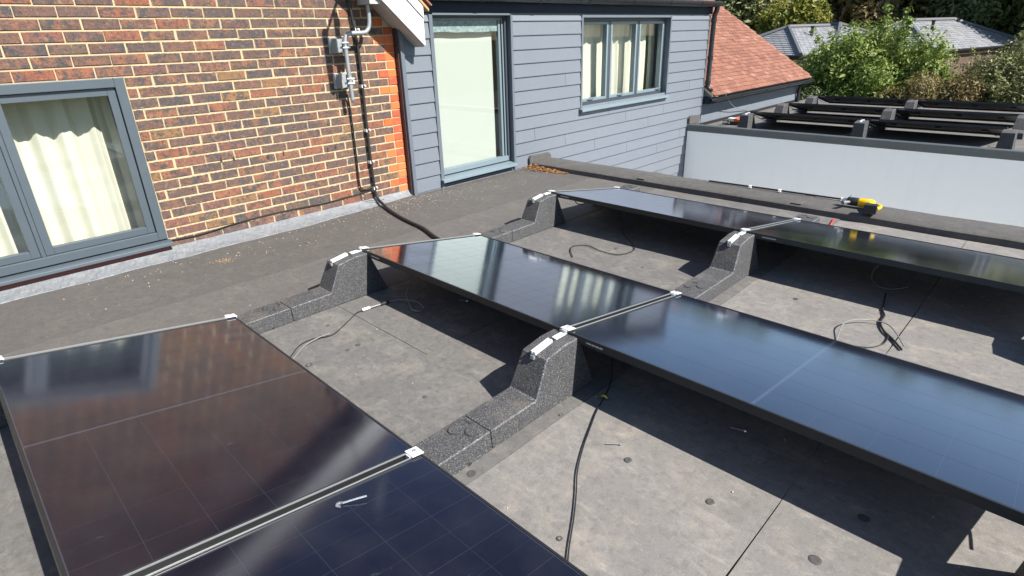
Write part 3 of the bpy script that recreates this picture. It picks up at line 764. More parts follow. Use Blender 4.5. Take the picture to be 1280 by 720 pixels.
d6 = MB(); d6.tube([(G2X, 13.0, .385), (.12, 13.0, .30), (.115, 13.0, .2), (.115, 13.0, -1.5)], .036, 10); d6.build('low_downpipe', M['black_plastic'], wing, smooth=True)
mb = MB(); mb.add([Vector(rp3(-.01, RY0-.01, -.02))+Vector(d_) for d_ in ((0,0,0),(.03,.16,.0),(-.18,.10,.10),(-.16,0,.12),(0,0,.035),(.03,.16,.03),(-.17,.10,.14),(-.16,0,.16))], [(0,3,2,1),(4,5,6,7),(0,1,5,4),(1,2,6,5),(2,3,7,6),(3,0,4,7)])
mb.build('corner_mortar', M['mortar'], lro)

# ================================================================== WHITE NEIGHBOUR EXTENSION
NYW = 8.142; NX1 = 8.6; NYE = 14.3; NZ = -.035
nb_ = thing('white_extension', 'white rendered flat-roofed extension with a grey trim along its roof edge', 'building', (0, 0, 0))
q = MB(); q.box((.078, NYW, GZ), (NX1, NYW+.25, -.0605)); q.box((NX1-.25, NYW+.252, GZ), (NX1, NYE, -.0605)); q.box((.078, NYE-.25, GZ), (NX1-.252, NYE, -.0605)); q.build('rendered_wall', M['white_render'], nb_)
q = MB(); q.prism([(NYW-.026, .002), (NYW-.026, .046), (NYW-.012, .056), (NYW+.06, .056), (NYW+.15, -.02), (NYW+.15, -.060), (NYW-.002, -.060), (NYW-.002, .002)], lambda u, v, t: (t, u, v), .066, NX1+.02); q.build('roof_edge_trim', M['kerb_trim'], nb_, bevel=.003)
q = MB(); q.box((.08, NYW+.174, -.060), (NX1-.02, NYE, NZ)); q.build('felt_roof', M['felt'], nb_)
q = MB(); q.prism([(NYW-.01, .06), (NYW-.01, .145), (NYW+.03, .185), (NYW+.27, .175), (NYW+.33, .13), (NYW+.33, .03)], lambda u, v, t: (t, u, v), .074, .112); q.build('felt_upturn', M['felt_kerb'], nb_, bevel=.006)
q = MB(); q.box((.068, NYW+.34, NZ-.001), (.085, 13.1, NZ+.05)); q.build('base_strip', M['black_plastic'], nb_)
q = MB(); q.box((.069, NYW+.002, -2.4), (.0775, NYW+.06, -.013)); q.build('wall_edge_seal', M['seam'], nb_)

# ================================================================== SOLAR PANELS
PX0, PL, PG, PYN, PDY, PZN, PZF, PP = 1.8295, 1.6489, .0372, .727, 1.0136, .2806, .1152, 1.8445
PW = math.hypot(PDY, PZN-PZF); TILT = -math.atan2(PZN-PZF, PDY); FH = .035
def make_panel(label, cells=True):
    t = thing('solar_panel', label, 'solar panel')
    fr = MB(); lip = .010
    for (a, b_) in (((0, 0), (PL, lip)), ((0, PW-lip), (PL, PW)), ((0, lip), (lip, PW-lip)), ((PL-lip, lip), (PL, PW-lip))):
        fr.box((a[0], a[1], -FH), (b_[0], b_[1], 0))
    fr.box((lip, lip, -FH), (PL-lip, .032, -FH+.002)); fr.box((lip, PW-.032, -FH), (PL-lip, PW-lip, -FH+.002))
    fo = fr.build('frame', M['blackalu'], t, bevel=.0012, bseg=1)
    q = MB(); q.box((lip+.0005, lip+.0005, -.0080), (PL-lip-.0005, PW-lip-.0005, -.0028)); q.build('glass_laminate', M['backsheet'], t)
    q = MB(); q.box((lip+.001, lip+.001, -.0095), (PL-lip-.001, PW-lip-.001, -.0085)); q.build('backsheet', M['backsheet_under'], t)
    for xx in (.25, .81, 1.35):
        q = MB(); q.box((xx, PW/2-.03, -.0270), (xx+.075, PW/2+.03, -.0096)); q.build('junction_box', M['toolblack'], t, bevel=.003)
    for (p_, r_) in (((.285, -.34)), ((1.385, .34))):
        q = MB(); q.tube(spline([(p_, PW/2-.03, -.022), (p_+r_*.2, PW/2-.16, -.05), (p_+r_*.5, PW/2-.26, -.10), (p_+r_*.8, PW/2-.24, -.055), (p_+r_, PW/2-.34, -.03)], 6), .004, 6); q.build('lead_cable', M['black_rubber'], t, smooth=True)
    q = MB()
    for kk in range(9): q.box((.105+kk*.010, -.0006, -.0215), (.105+kk*.010+.006+.002*(kk % 2), .0001, -.0150))
    q.build('printed_mark', M['sticker'], fo)
    if cells:
        m0 = .0135; cwid = (PL-2*m0-.012)/18; chgt = (PW-2*m0)/6; g_ = .0011
        for i in range(18):
            xx = m0+i*cwid+(.012 if i >= 9 else 0)
            for j in range(6):
                place('solar_cell', CELL, t, (xx+g_*(.35 if i % 2 == 0 else .6), m0+j*chgt+g_/2, -.00272), None, ((cwid-g_*.9), (chgt-g_), 1))
    return t
cm = MB(); cm.box((0, 0, 0), (1, 1, .00015)); CELL = cm.mesh('solar_cell', M['cell'])
G1 = 'black solar panels on the near flat roof'; G2 = 'black solar panels on the neighbouring roof'
proto = make_panel('black solar panel in the middle row, reflecting the white door and curtains')
LAB = {(0, 0): 'large black solar panel nearest the brick wall in the foreground, reflecting brown brick',
       (1, 0): 'dark blue foreground solar panel with a loose bolt lying on its glass',
       (1, 1): 'middle row solar panel with a broad blue sky reflection',
       (0, 2): 'far row solar panel nearest the grey cladding, beside the roof kerb',
       (1, 2): 'far row solar panel just below the yellow drill'}
for (i, r), lb in {(0, 1): None, **LAB}.items():
    o = proto if lb is None else copy_tree(proto)
    o.location = (PX0+i*(PL+PG), PYN+(r-1)*PP, PZN); o.rotation_euler = (TILT, 0, 0)
    o['group'] = G1
    if lb: o['label'] = lb
NBX, NBY, NBP, NTILT = .865, 8.75, 1.50, -R(12.2)
nproto = make_panel('nearest solar panel on the neighbouring roof, at the white wall edge, seen from behind', False)
NL = {(0, 1): 'second row solar panel seen from behind on the neighbouring roof', (0, 2): 'rearmost left solar panel on the neighbouring roof, before the bushes',
      (1, 0): 'right hand solar panel of the front row on the neighbouring roof', (1, 1): 'right hand solar panel of the second row on the neighbouring roof', (1, 2): 'right hand solar panel of the rear row on the neighbouring roof'}
for (i, r), lb in {(0, 0): None, **NL}.items():
    o = nproto if lb is None else copy_tree(nproto)
    o.location = (NBX+i*(PL+PG), NBY+r*NBP, NZ+PZN); o.rotation_euler = (NTILT, 0, 0); o['group'] = G2
    if lb: o['label'] = lb

# ---- ballast feet
def foot_prism(prof, hw0, hw1, zmax):
    """profile (y,z) swept in x, narrower towards the top"""
    mb = MB(); n = len(prof)
    w_ = lambda z: hw0+(hw1-hw0)*z/zmax
    vs = [(-w_(z), y, z) for y, z in prof]+[(w_(z), y, z) for y, z in prof]
    mb.add(vs, [tuple(range(n))[::-1], tuple(range(n, 2*n))]+[(i, (i+1) % n, n+(i+1) % n, n+i) for i in range(n)]); return mb
def make_foot():
    t = thing('ballast_foot', '', 'panel support')
    tp = [(.181, 0), (.181, .088), (.440, .091), (.522, .250), (.635, .268), (.735, .268), (.835, 0)]
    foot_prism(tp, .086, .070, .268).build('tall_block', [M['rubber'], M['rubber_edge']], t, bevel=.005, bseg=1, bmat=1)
    lp = [(-.40, 0), (-.40, .072), (-.385, .078), (-.20, .078), (-.06, .086), (.176, .088), (.176, 0)]
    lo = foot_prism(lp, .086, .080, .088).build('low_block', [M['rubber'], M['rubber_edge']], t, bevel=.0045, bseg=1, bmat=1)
    for (x, y, r_) in ((-.030, .085, .026), (.028, .128, .030)):
        q = MB(); n = 14
        arc = [(x+r_*math.cos(a), y+r_*math.sin(a), .0885) for a in [math.pi*1.05*k_/n+2.6 for k_ in range(n+1)]]
        q.tube(arc, .0028, 6); q.build('locating_ring', M['seam'], lo, smooth=True)
    q = MB(); q.box((-.05, .150, .0860), (-.012, .158, .0900)); q.build('joint_slot', M['seam'], lo)
    for yy in (-.25, .05):
        q = MB(); q.box((.0815, yy, .004), (.0895, yy+.012, .014)); q.build('drain_notch', M['seam'], lo)
    return t
f0 = make_foot(); FG = 'rubber ballast feet under the near panels'
FX = [PX0-.012, PX0+PL+PG/2+.004, PX0+2*(PL+PG)+.005]
flab = {(0, 0): 'speckled rubber foot at the outer end of the foreground row, nearest the brick house window', (0, 1): 'tall speckled rubber foot at the brick wall end of the middle row',
        (1, 1): 'large speckled rubber foot in the middle, between the two middle row panels', (0, 2): 'rubber foot at the wall end of the far row, near the glazed door',
        (1, 2): 'rubber foot between the two far row panels with a bright rail on top', (1, 0): 'rubber foot under the join of the two foreground panels',
        (2, 1): 'rubber foot at the right hand end of the middle row', (2, 2): 'rubber foot at the right hand end of the far row',
        (0, 3): 'low rubber foot at the far left corner of the far row, near the kerb', (1, 3): 'low grey notched foot at the far edge of the far row, below the drill', (2, 3): 'low rubber foot at the far right corner of the far row'}
first = True
for (i, r), lb in flab.items():
    o = f0 if first else copy_tree(f0); first = False
    o.location = (FX[i], (r-1)*PP, 0); o['label'] = lb; o['group'] = FG
    if r == 3:
        for ch in list(o.children):
            if ch.name.startswith('tall_block'): bpy.data.objects.remove(ch)
        o.location.y -= .02
short_tall = foot_prism([(.500, 0), (.530, .235), (.635, .252), (.735, .252), (.835, 0)], .086, .070, .268).mesh('tall_block', M['rubber'], bevel=.006)
fg2 = 'rubber ballast feet on the neighbouring roof'
nf = {(0, 0): 'dark rubber foot at the left end of the front panel row on the neighbouring roof', (1, 0): 'rubber foot with bright rail between the front panels on the neighbouring roof', (0, 1): 'rubber foot at the left end of the second panel row on the neighbouring roof',
      (1, 1): 'rubber foot in the middle of the second panel row on the neighbouring roof', (0, 2): 'rubber foot at the left end of the rear panel row on the neighbouring roof', (1, 2): 'rubber foot in the middle of the rear panel row on the neighbouring roof',
      (2, 0): 'rubber foot at the right end of the front panel row on the neighbouring roof', (2, 1): 'rubber foot at the right end of the second panel row on the neighbouring roof', (2, 2): 'rubber foot at the right end of the rear panel row on the neighbouring roof'}
for (i, r), lb in nf.items():
    o = copy_tree(f0); o.location = (NBX-.012+i*(PL+PG)+.016*(i > 0), NBY-PYN+r*NBP, NZ); o['label'] = lb; o['group'] = fg2
    for ch in list(o.children):
        if ch.name.startswith('low_block'):
            for g in list(ch.children): bpy.data.objects.remove(g)
            bpy.data.objects.remove(ch)
        elif r == 0: ch.data = short_tall

# ---- mounting rails with clamps (local frame like a panel: y down the slope)
def make_rail(edge):
    t = thing('mounting_rail', '', 'panel rail')
    hw = PG/2 if not edge else .016
    rc = MB()
    rc.box((-hw+.001, -.01, -FH-.012), (hw-.001, PW+.01, -FH-.002))
    if edge: rc.box((-.0030, -.004, -FH-.001), (.0, PW+.004, .0022))
    else:
        for sx in (-1, 1): rc.box((sx*hw-.0026 if sx > 0 else -hw+.0004, -.004, -.003), (hw-.0004 if sx > 0 else -hw+.0026, PW+.004, .0030))
    if not edge:
        rc.box((hw*.35, 0, -.0175), (hw*.35+.0016, PW, -.0140))
    rc.build('rail_channel', M['alu'], t)
    q = MB(); q.box((-hw+.0006, 0, -FH-.0015), (hw-.0006, PW, -.0180) if not edge else (-.0035, PW, -.020)); q.build('rail_gasket', M['blackalu'], t)
    for yy in (-.008, PW-.052):
        c_ = MB(); c_.box((-hw*.75, yy, -FH), (hw*.75, yy+.060, .0034)); c_.box((-hw-.006, yy+.004, .0037), (hw+.006, yy+.056, .0085)); cl = c_.build('clamp', M['clamp'], t, bevel=.0015, bseg=1)
        q = MB(); q.tube([(0, yy+.03, .008), (0, yy+.03, .0145)], .0065, 6); q.build('bolt_head', M['steel'], cl)
        if yy < 0:
            q = MB(); q.box((-hw-.002, yy-.004, -FH-.008), (-hw+.004+.02, yy-.0005, .002)); q.build('clamp_tab', M['galv'], cl)
    return t
def rail_tail(loc, parent):
    # bright rail stub lying on the sloping front of the tall foot
    q = MB(); a = math.atan2(.268-.250, .635-.522)
    mt = Matrix.Rotation(a, 4, 'X')
    for (x0_, x1_, z0_, z1_) in ((-.013, .013, .0, .004), (-.013, -.009, .0042, .015), (.009, .013, .0042, .015), (-.0088, -.003, .011, .015), (.003, .0088, .011, .015)):
        q.box((x0_, 0, z0_), (x1_, .112, z1_), 0, mt)
    o = q.build('rail_stub', M['clamp'], parent); o.location = loc; return o
RG = 'aluminium mounting rails between the panels'
rl = {(1, 0): 'long bright aluminium rail between the two foreground panels', (1, 1): 'aluminium rail in the join between the two middle row panels', (1, 2): 'aluminium rail in the join between the two far row panels',
      (0, 0): 'aluminium rail along the wall side edge of the brick-reflecting foreground panel', (0, 1): 'aluminium rail along the wall side edge of the middle row', (0, 2): 'aluminium rail along the wall side edge of the far row',
      (2, 1): 'aluminium rail at the right hand end of the middle row', (2, 2): 'aluminium rail at the right hand end of the far row'}
rproto = {True: make_rail(True), False: make_rail(False)}; used = set()
for (i, r), lb in rl.items():
    edge = i != 1
    o = copy_tree(rproto[edge]) if edge in used else rproto[edge]; used.add(edge)
    xx = {0: PX0-.0165, 1: PX0+PL+PG/2, 2: PX0+2*PL+PG+.0165}[i]
    o.location = (xx, PYN+(r-1)*PP, PZN); o.rotation_euler = (TILT, 0, 0); o['label'] = lb; o['group'] = RG
sg = 'bright rail stubs on top of the tall feet'
for (i, r), lb in {(0, 1): 'bright rail stub on top of the middle row foot by the brick wall', (1, 1): 'bright rail stub on top of the large central foot', (0, 2): 'bright rail stub on top of the foot near the glazed door', (1, 2): 'bright rail stub on top of the foot between the far row panels'}.items():
    t = thing('rail_stub', lb, 'rail stub', (FX[i], (r-1)*PP, 0), sg)
    o = rail_tail((0, .513, .2515), t)
    q = MB(); q.box((-.014, .648, .2688), (.014, .712, .2750)); q.box((-.009, .642, .2753), (.009, .700, .2810)); q.build('rail_bracket', M['clamp'], t, bevel=.0015, bseg=1)
    q = MB(); q.box((-.009, .503, .232), (.009, .5145, .250)); q.build('end_clip', M['galv'], t)
for (i, r), lb in {(0, 0): 'bright rail end on the left foot of the front row on the neighbouring roof', (1, 0): 'bright rail end on the middle foot of the front row on the neighbouring roof', (0, 1): 'bright rail end on the left foot of the second row on the neighbouring roof', (0, 2): 'bright rail end on the left foot of the rear row on the neighbouring roof', (1, 1): 'bright rail end on the middle foot of the second row on the neighbouring roof'}.items():
    t = thing('rail_stub', lb, 'rail stub', (NBX-.012+i*(PL+PG)+.016*(i > 0), NBY-PYN+r*NBP, NZ), 'bright rail ends on the neighbouring roof')
    rail_tail((0, .560, .2405), t).scale = (.9, .6, .7)
    q = MB(); q.box((-.016, .650, .2525), (.016, .705, .2640)); q.build('rail_bracket', M['clamp'], t, bevel=.0015, bseg=1)

# ================================================================== SMALL THINGS
# aerial pole and brackets on the brick wall
ap = thing('aerial_mast', 'dull grey cranked aerial pole held off the brick wall by two galvanised brackets', 'aerial pole', (.12, 1.81, 1.0))
X_ = .12
q = MB(); q.tube(spline([(0, .275, 1.75), (0, .275, .90), (0, .272, .66), (0, .235, .585), (0, .18, .572), (0, .09, .570), (0, .028, .555), (0, .002, .50), (0, 0, .43), (0, 0, .2), (0, .002, .017)], 6), .0185, 12); q.build('pole', M['pole'], ap, smooth=True)
q = MB(); q.tube([(-.02, .277, 1.452), (.40, .215, 1.452), (.82, .055, 1.452)], .012, 8); boom = q.build('shadow_boom', M['pole'], ap, smooth=True)  # unseen boom and bars, added to cast bar shadows on the brick
for (x_, y_, z0_, z1_) in ((.76, .066, .96, 1.48), (.63, .170, 1.02, 1.475)):
    q = MB(); q.tube([(x_, y_, z0_), (x_, y_, z0_+.02), (x_, y_, z1_-.02), (x_, y_, z1_)], [.018, .030, .030, .016], 12); q.build('shadow_bar', M['pole'], boom, smooth=True)
for zz in (.475, .180):
    q = MB(); q.box((-.118, -.095, zz-.064), (-.112, .050, zz+.064)); bp = q.build('wall_bracket', M['galv'], ap, bevel=.002)
    q = MB(); q.box((-.1115, -.068, zz-.062), (-.022, -.063, zz+.058)); q.box((-.1115, .030, zz-.05), (-.022, .035, zz+.05)); q.box((-.0218, -.068, zz-.055), (-.0180, .035, zz+.052)); q.box((-.095, -.0705, zz-.04), (-.080, -.0682, zz+.04)); q.box((-.060, -.0705, zz-.04), (-.045, -.0682, zz+.04)); q.build('bracket_arm', M['galv'], bp)
    q = MB(); q.tube([(.020, .035, zz+.02), (.020, -.035, zz+.02)], .006, 8); q.tube([(.020, .035, zz-.02), (.020, -.035, zz-.02)], .006, 8); q.tube([(.018, .03, zz), (-.02, .03, zz)], .010, 8); q.build('u_bolt', M['clamp'], bp, smooth=True)
    for (yy, dz) in ((.05, .025), (.05, -.025), (-.03, .045), (-.03, -.045)):
        q = MB(); q.tube([(-.112, yy-.012, zz+dz), (-.098, yy-.012, zz+dz)], .010, 6); q.build('bolt_head', M['steel'], bp)
# cables on the wall and roof
cable('wall_cable', [(.03,1.955,2.2),(.03,1.959,1.84),(.03,1.987,1.448),(.03,1.986,1.174),(.03,1.974,.516),(.032,1.978,.13),(.045,1.985,.075),(.09,1.975,.045),(.20,1.95,.028),(.367,1.895,.020),(.60,1.835,.018),(.821,1.789,.018),(1.104,1.745,.018),(1.404,1.655,.018),(1.75,1.60,.018),(2.1,1.62,.018)], .0140, M['black_rubber'], 'thick black cable running down the brick wall and out across the roof felt', seg=10)
for (y, z) in ((1.995, 1.60), (1.988, 1.12), (1.978, .72), (1.976, .42), (1.98, .16)):
    q = MB(); q.box((.002, y-.012, z-.014), (.051, y-.020, z+.014)); q.tube([(.020, y+.022, z), (.034, y+.030, z)], .012, 8)
    tag(q.build('cable_clip', M['clamp'], None), {1.60: 'topmost pale clip on the thick black wall cable, beside the pole bend', 1.12: 'pale clip on the thick wall cable beside the lower mast bracket', .72: 'pale clip midway down the thick wall cable', .42: 'pale clip on the thick wall cable, second from the roof', .16: 'lowest pale clip on the thick wall cable, just above the lead'}[z], 'cable clip', 'cable clips on the brick wall')
cable('thin_wall_cable', [(.03,1.815,1.06),(.02,1.832,.97),(.02,1.834,.759),(.02,1.830,.461),(.02,1.823,.26),(.022,1.828,.20),(.022,1.86,.168),(.022,1.91,.162),(.02,1.967,.178)], .0085, M['black_rubber'], 'thin black cable hanging below the aerial pole and looping to the thick cable')
cable('low_wall_cable', [(.008,.066,.110),(.009,.325,.101),(.010,.654,.126),(.010,1.007,.133),(.010,1.392,.122),(.010,1.70,.128),(.012,1.83,.133),(.012,1.97,.152)], .0055, M['black_rubber'], 'thin dark cable running low along the brick wall just above the lead')
cable('dangling_wire', [(.018,1.832,.17),(.018,1.83,.11),(.03,1.86,.07),(.06,1.93,.05),(.09,1.99,.045),(.10,2.03,.046)], .0035, M['black_rubber'], 'thin loop of wire hanging in front of the lead flashing')
cable('panel_lead', [(2.45,-.16,.006),(2.33,-.08,.006),(2.274,-.016,.006),(2.210,.059,.007),(2.195,.14,.007),(2.235,.235,.007),(2.182,.343,.007),(2.10,.474,.008),(2.094,.514,.010)], .0028, M['black_rubber'], 'thin black lead snaking from the foreground panel to a plug on the felt')
cable('panel_lead', [(2.36,-.08,.006),(2.30,-.01,.006),(2.235,.075,.007),(2.232,.15,.02),(2.225,.235,.016)], .0026, M['grey_cable'], 'pale grey lead curving beside the thin black lead')
cn = thing('cable_connector', 'pale inline plug joining two thin leads on the felt behind the foreground panel', 'connector', (2.105, .62, .012))
q = MB(); q.tube([(-.010, -.10, 0), (-.004, -.05, 0)], .009, 8); q.build('plug_body', M['white_plastic'], cn, smooth=True)
q = MB(); q.tube([(-.004, -.046, 0), (.004, .02, 0)], .0065, 8); q.build('plug_pin', M['steel'], cn, smooth=True)
q = MB(); q.tube([(.004, .024, 0), (.010, .075, 0)], .010, 8); q.build('socket_body', M['toolblack'], cn, smooth=True)
cable('panel_lead', [(2.116,.70,.010),(2.119,.72,.009),(2.139,.763,.007),(2.235,.814,.007),(2.343,.79,.007),(2.366,.745,.008),(2.32,.725,.010),(2.252,.753,.02),(2.16,.80,.035),(2.085,.88,.05),(2.054,.96,.07),(2.10,1.05,.10),(2.20,1.15,.16)], .0034, M['grey_cable'], 'looped grey lead in the shade under the middle row panel')
cable('panel_lead', [(3.50,1.15,.18),(3.56,1.02,.05),(3.642,.895,.007),(3.699,.771,.007),(3.741,.649,.007),(3.788,.543,.007),(3.843,.424,.007),(3.91,.302,.007),(3.982,.203,.007),(4.044,.112,.007),(4.114,0,.007),(4.20,-.12,.007)], .0028, M['black_rubber'], 'black cable running across the felt right of the central foot')
cable('panel_lead', [(2.16,3.10,.10),(2.252,2.987,.02),(2.459,2.732,.006),(2.694,2.526,.006),(2.753,2.414,.006),(2.711,2.290,.006),(2.58,2.272,.006),(2.427,2.307,.006),(2.347,2.241,.006),(2.38,2.151,.006),(2.489,2.043,.006)], .0034, M['black_rubber'], 'thin black lead curling out from under the far row panel')
cable('panel_lead', [(4.33,2.72,.02),(4.369,2.503,.008),(4.397,2.421,.008),(4.402,2.322,.008),(4.442,2.223,.008),(4.50,2.15,.008),(4.56,2.06,.008)], .0057, M['black_rubber'], 'black lead emerging from the shade behind the blue reflecting panel')
cable('panel_lead', [(4.31,1.85,.005),(4.29,1.975,.005),(4.273,2.111,.03),(4.296,2.206,.03),(4.354,2.281,.02),(4.428,2.295,.02),(4.49,2.21,.03),(4.56,2.10,.012)], .0031, M['grey_cable'], 'pale grey lead looping over a black one at the right')
cable('panel_lead', [(4.374,1.95,.006),(4.43,1.985,.006),(4.474,2.06,.006),(4.478,2.15,.006),(4.47,2.19,.012)], .0031, M['black_rubber'], 'short black lead curving out behind the blue reflecting panel')
cable('panel_lead', [(4.31,3.306,.04),(4.21,3.25,.03),(4.173,3.15,.02),(4.177,3.043,.012),(4.21,2.915,.010),(4.267,2.831,.010),(4.34,2.84,.010),(4.40,2.93,.012)], .0031, M['grey_cable'], 'grey lead coiled in the shade under the far right panel')
cable('eaves_wire', [(.30,8.98,.47),(.285,9.05,.42),(.16,9.7,.18),(.10,10.47,.05),(.25,10.6,.045)], .006, M['grey_cable'], 'thin wire slanting down from the tiled eaves to the neighbouring roof')

# loose bolt on the glass, screws, clip
def tiltz(y, r): return PZN - (y-(PYN+(r-1)*PP))*(PZN-PZF)/PDY
bz = tiltz(-.43, 0)
bo = thing('loose_bolt', 'shiny loose hook bolt lying on the dark blue foreground panel', 'bolt', (3.59, -.42, bz+.006))
q = MB(); q.tube([(-.012, -.036, .001), (.004, .006, 0), (.014, .034, -.003)], .0032, 8); q.build('shank', M['steel'], bo, smooth=True)
q = MB(); q.tube(spline([(-.012, -.036, .001), (-.020, -.046, .001), (-.012, -.056, .003), (.0, -.050, .003)], 6), .0045, 8); q.build('hook', M['steel'], bo, smooth=True)
for (x, y, a, lb) in ((2.45, 1.02, .4, 'small bright screw lying in the shade under the middle row'), (2.60, 1.12, 1.2, 'short bright screw beside another in the shade under the middle row'), (.62, .92, .1, 'short pale screw on the dark felt near the lead flashing'), (3.92, .52, .7, 'tiny pale screw on the sunlit felt near the shade edge'), (4.24, .93, .3, 'small pale screw in the shade below the blue reflecting panel')):
    d_ = Vector((math.cos(a), math.sin(a), 0))
    s_ = thing('screw', lb, 'screw', (x, y, .005), 'loose screws on the roof')
    q = MB(); q.tube([d_*-.03, d_*.022], [.0024, .0030], 7); q.build('shank', M['steel'], s_, smooth=True)
    q = MB(); q.tube([d_*.022, d_*.030], .0058, 8); q.build('head', M['steel'], s_, smooth=True)
# fallen yellow leaf
lf_ = MB(); vs = []; 
for i in range(9):
    t_ = i/8; wd = .012*math.sin(math.pi*min(1, t_*1.05))**.8+.0006; x = 3.70+.044*(t_-.5); y = .738+.024*(t_-.5); z = .006+.010*math.sin(t_*3)
    vs += [(x-.004, y-wd, z+.004), (x, y, z), (x+.004, y+wd, z+.003)]
lf_.add(vs, [(i*3+j, i*3+j+1, i*3+4+j, i*3+3+j) for i in range(8) for j in range(2)])
tag(lf_.build('fallen_leaf', M['leafyellow'], smooth=True), 'single small yellow leaf at the edge of the shade beside the central foot', 'leaf')
# leaf litter in the corner, crumbs on the felt
def scatter(n, fn, size, mat, name, label, cat, flat=False, seed=3):
    rn = random.Random(seed); mb = MB()
    for i in range(n):
        x, y, z = fn(rn); s_ = size*rn.uniform(.45, 1.3); a = rn.uniform(0, 6.28)
        if flat:
            nrm = Matrix.Rotation(a, 3, 'Z') @ Matrix.Rotation(rn.uniform(-.7, .7), 3, 'X')
            pts = [nrm @ Vector(p) for p in ((-s_, 0, 0), (0, -s_*.45, s_*.1), (s_, 0, 0), (0, s_*.45, s_*.12))]
            mb.add([p+Vector((x, y, z)) for p in pts], [(0, 1, 2), (0, 2, 3)])
        else:
            pts = [Vector((rn.uniform(.6, 1.2)*a_, rn.uniform(.6, 1.2)*b_, c_)) for a_, b_, c_ in ((-1,-.7,0), (1,-.7,0), (.8,.8,0), (-.9,.7,0), (0,0,.9))]
            rm_ = Matrix.Rotation(a, 3, 'Z')
            mb.add([rm_ @ p*s_+Vector((x, y, z)) for p in pts], [(0,1,4),(1,2,4),(2,3,4),(3,0,4),(3,2,1,0)])
    o = mb.build(name, mat); tag(o, label, cat, kind='stuff'); return o
def lit(rn):
    t_ = rn.random()**.8; x = .10+.60*t_; w_ = .30*(1-t_*.8); y = 4.19-abs(rn.gauss(0, .38))*w_-.002
    return x, y, .004+rn.random()*max(.003, .055*(1-t_)*(1-(4.19-y)/.35))
scatter(900, lit, .014, M['litter'], 'leaf_litter', 'heap of dry orange leaf litter in the corner of kerb and cladding', 'leaf litter', True)
def cr1(rn):
    y = rn.uniform(-.8, 3.9); return .22+abs(rn.gauss(0, .30)), y, .001
scatter(170, cr1, .0040, M['crumb'], 'mortar_crumbs', 'pale mortar crumbs scattered on the dark felt along the walls', 'crumbs')
def cr2(rn): return .12+abs(rn.gauss(0, .22)), 2.35+rn.gauss(0, .45), .001
scatter(300, cr2, .0034, M['crumb'], 'mortar_crumbs', 'denser pale crumbs on the felt at the foot of the quoin corner', 'crumbs', seed=8)
def cr3(rn): return .51+rn.gauss(0, .035), .31+rn.gauss(0, .045), .001
scatter(80, cr3, .0042, M['sawdust'], 'tan_crumbs', 'small patch of tan crumbs on the dark felt near the window', 'crumbs', seed=5)
def cr4(rn): return rn.uniform(1.1, 5.2), rn.uniform(-.2, 4.1), .001
scatter(130, cr4, .0032, M['crumb'], 'roof_grit', 'fine pale grit scattered over the grey felt', 'grit', seed=15)
def dustf(rn): 
    y = rn.uniform(-.1, .45); return PX0-.012+rn.uniform(-.075, .07), y, .0885
scatter(110, dustf, .0024, M['sawdust'], 'foot_dirt', 'brown dirt crumbs on the low block of the foot by the brick wall', 'crumbs', seed=25)

# drill on the kerb
KZ = .066
dl = thing('cordless_drill', 'yellow and black cordless drill lying on the kerb with a grey side handle', 'drill', (3.66, 4.40, KZ))
def lathe(mb, prof, seg=16, org=(0, 0, 0)):
    vs = []; n = len(prof)
    for (x, r_) in prof:
        for j in range(seg): a = 2*math.pi*j/seg; vs.append((org[0]+x, org[1]+r_*math.cos(a), org[2]+r_*math.sin(a)))
    mb.add(vs, [(i*seg+j, i*seg+(j+1) % seg, (i+1)*seg+(j+1) % seg, (i+1)*seg+j) for i in range(n-1) for j in range(seg)]+[tuple(range(seg))[::-1], tuple((n-1)*seg+j for j in range(seg))])
    return mb
lathe(MB(), [(-.085, .010), (-.080, .017), (-.060, .022), (-.045, .022)], org=(0, 0, .045)).build('chuck', M['steel'], dl, smooth=True)
lathe(MB(), [(-.045, .026), (-.04, .034), (-.005, .036), (.04, .036), (.045, .033)], org=(0, 0, .045)).build('gearbox', M['toolblack'], dl, smooth=True)
lathe(MB(), [(.046, .036), (.055, .039), (.13, .039), (.15, .036), (.165, .028)], org=(0, 0, .045)).build('motor_housing', M['yellow'], dl, smooth=True)
for xx in (.07, .085, .10):
    q = MB(); q.tube([(xx, .032*math.cos(a), .045+.0385*math.sin(a)) for a in [.4+.2*k_ for k_ in range(12)]], .0016, 5); q.build('vent_rib', M['toolblack'], dl)
q = MB(); q.tube(spline([(.125, -.01, .045), (.150, -.06, .048), (.175, -.115, .050), (.185, -.14, .050)], 5), [.026]*3+[.024]*10+[.026]*3, 12); q.build('grip', M['yellow'], dl, smooth=True)
q = MB(); q.tube(spline([(.185, .0, .045), (.215, -.03, .046), (.225, -.09, .048), (.215, -.15, .048)], 6), .013, 10); q.build('hand_guard', M['yellow'], dl, smooth=True)
q = MB(); q.box((-.046, -.048, -.036), (.046, .008, .038), 0, Matrix.Translation((.175, -.155, .048)) @ Matrix.Rotation(.12, 4, 'Z')); bt = q.build('battery', M['toolblack'], dl, bevel=.006)
q = MB(); q.box((-.046, .010, -.038), (.046, .018, .040), 0, Matrix.Translation((.175, -.155, .048)) @ Matrix.Rotation(.12, 4, 'Z')); q.build('battery_rim', M['kerb_trim'], bt, bevel=.003)
q = MB(); q.tube([(-.02, -.036, .045), (-.035, -.085, .050), (-.045, -.125, .052)], [.011, .0145, .0155], 12); q.build('side_handle', M['grey_cable'], dl, smooth=True)
q = MB(); q.tube([(-.055, .035, .05), (-.03, .045, .085), (-.02, .02, .095), (-.02, -.02, .085)], .005, 8); q.build('depth_stop', M['steel'], dl, smooth=True)
rd = thing('conduit_rod', 'long thin dark rod with pale clips lying along the outer edge of the kerb', 'rod', (2.30, 4.50, KZ))
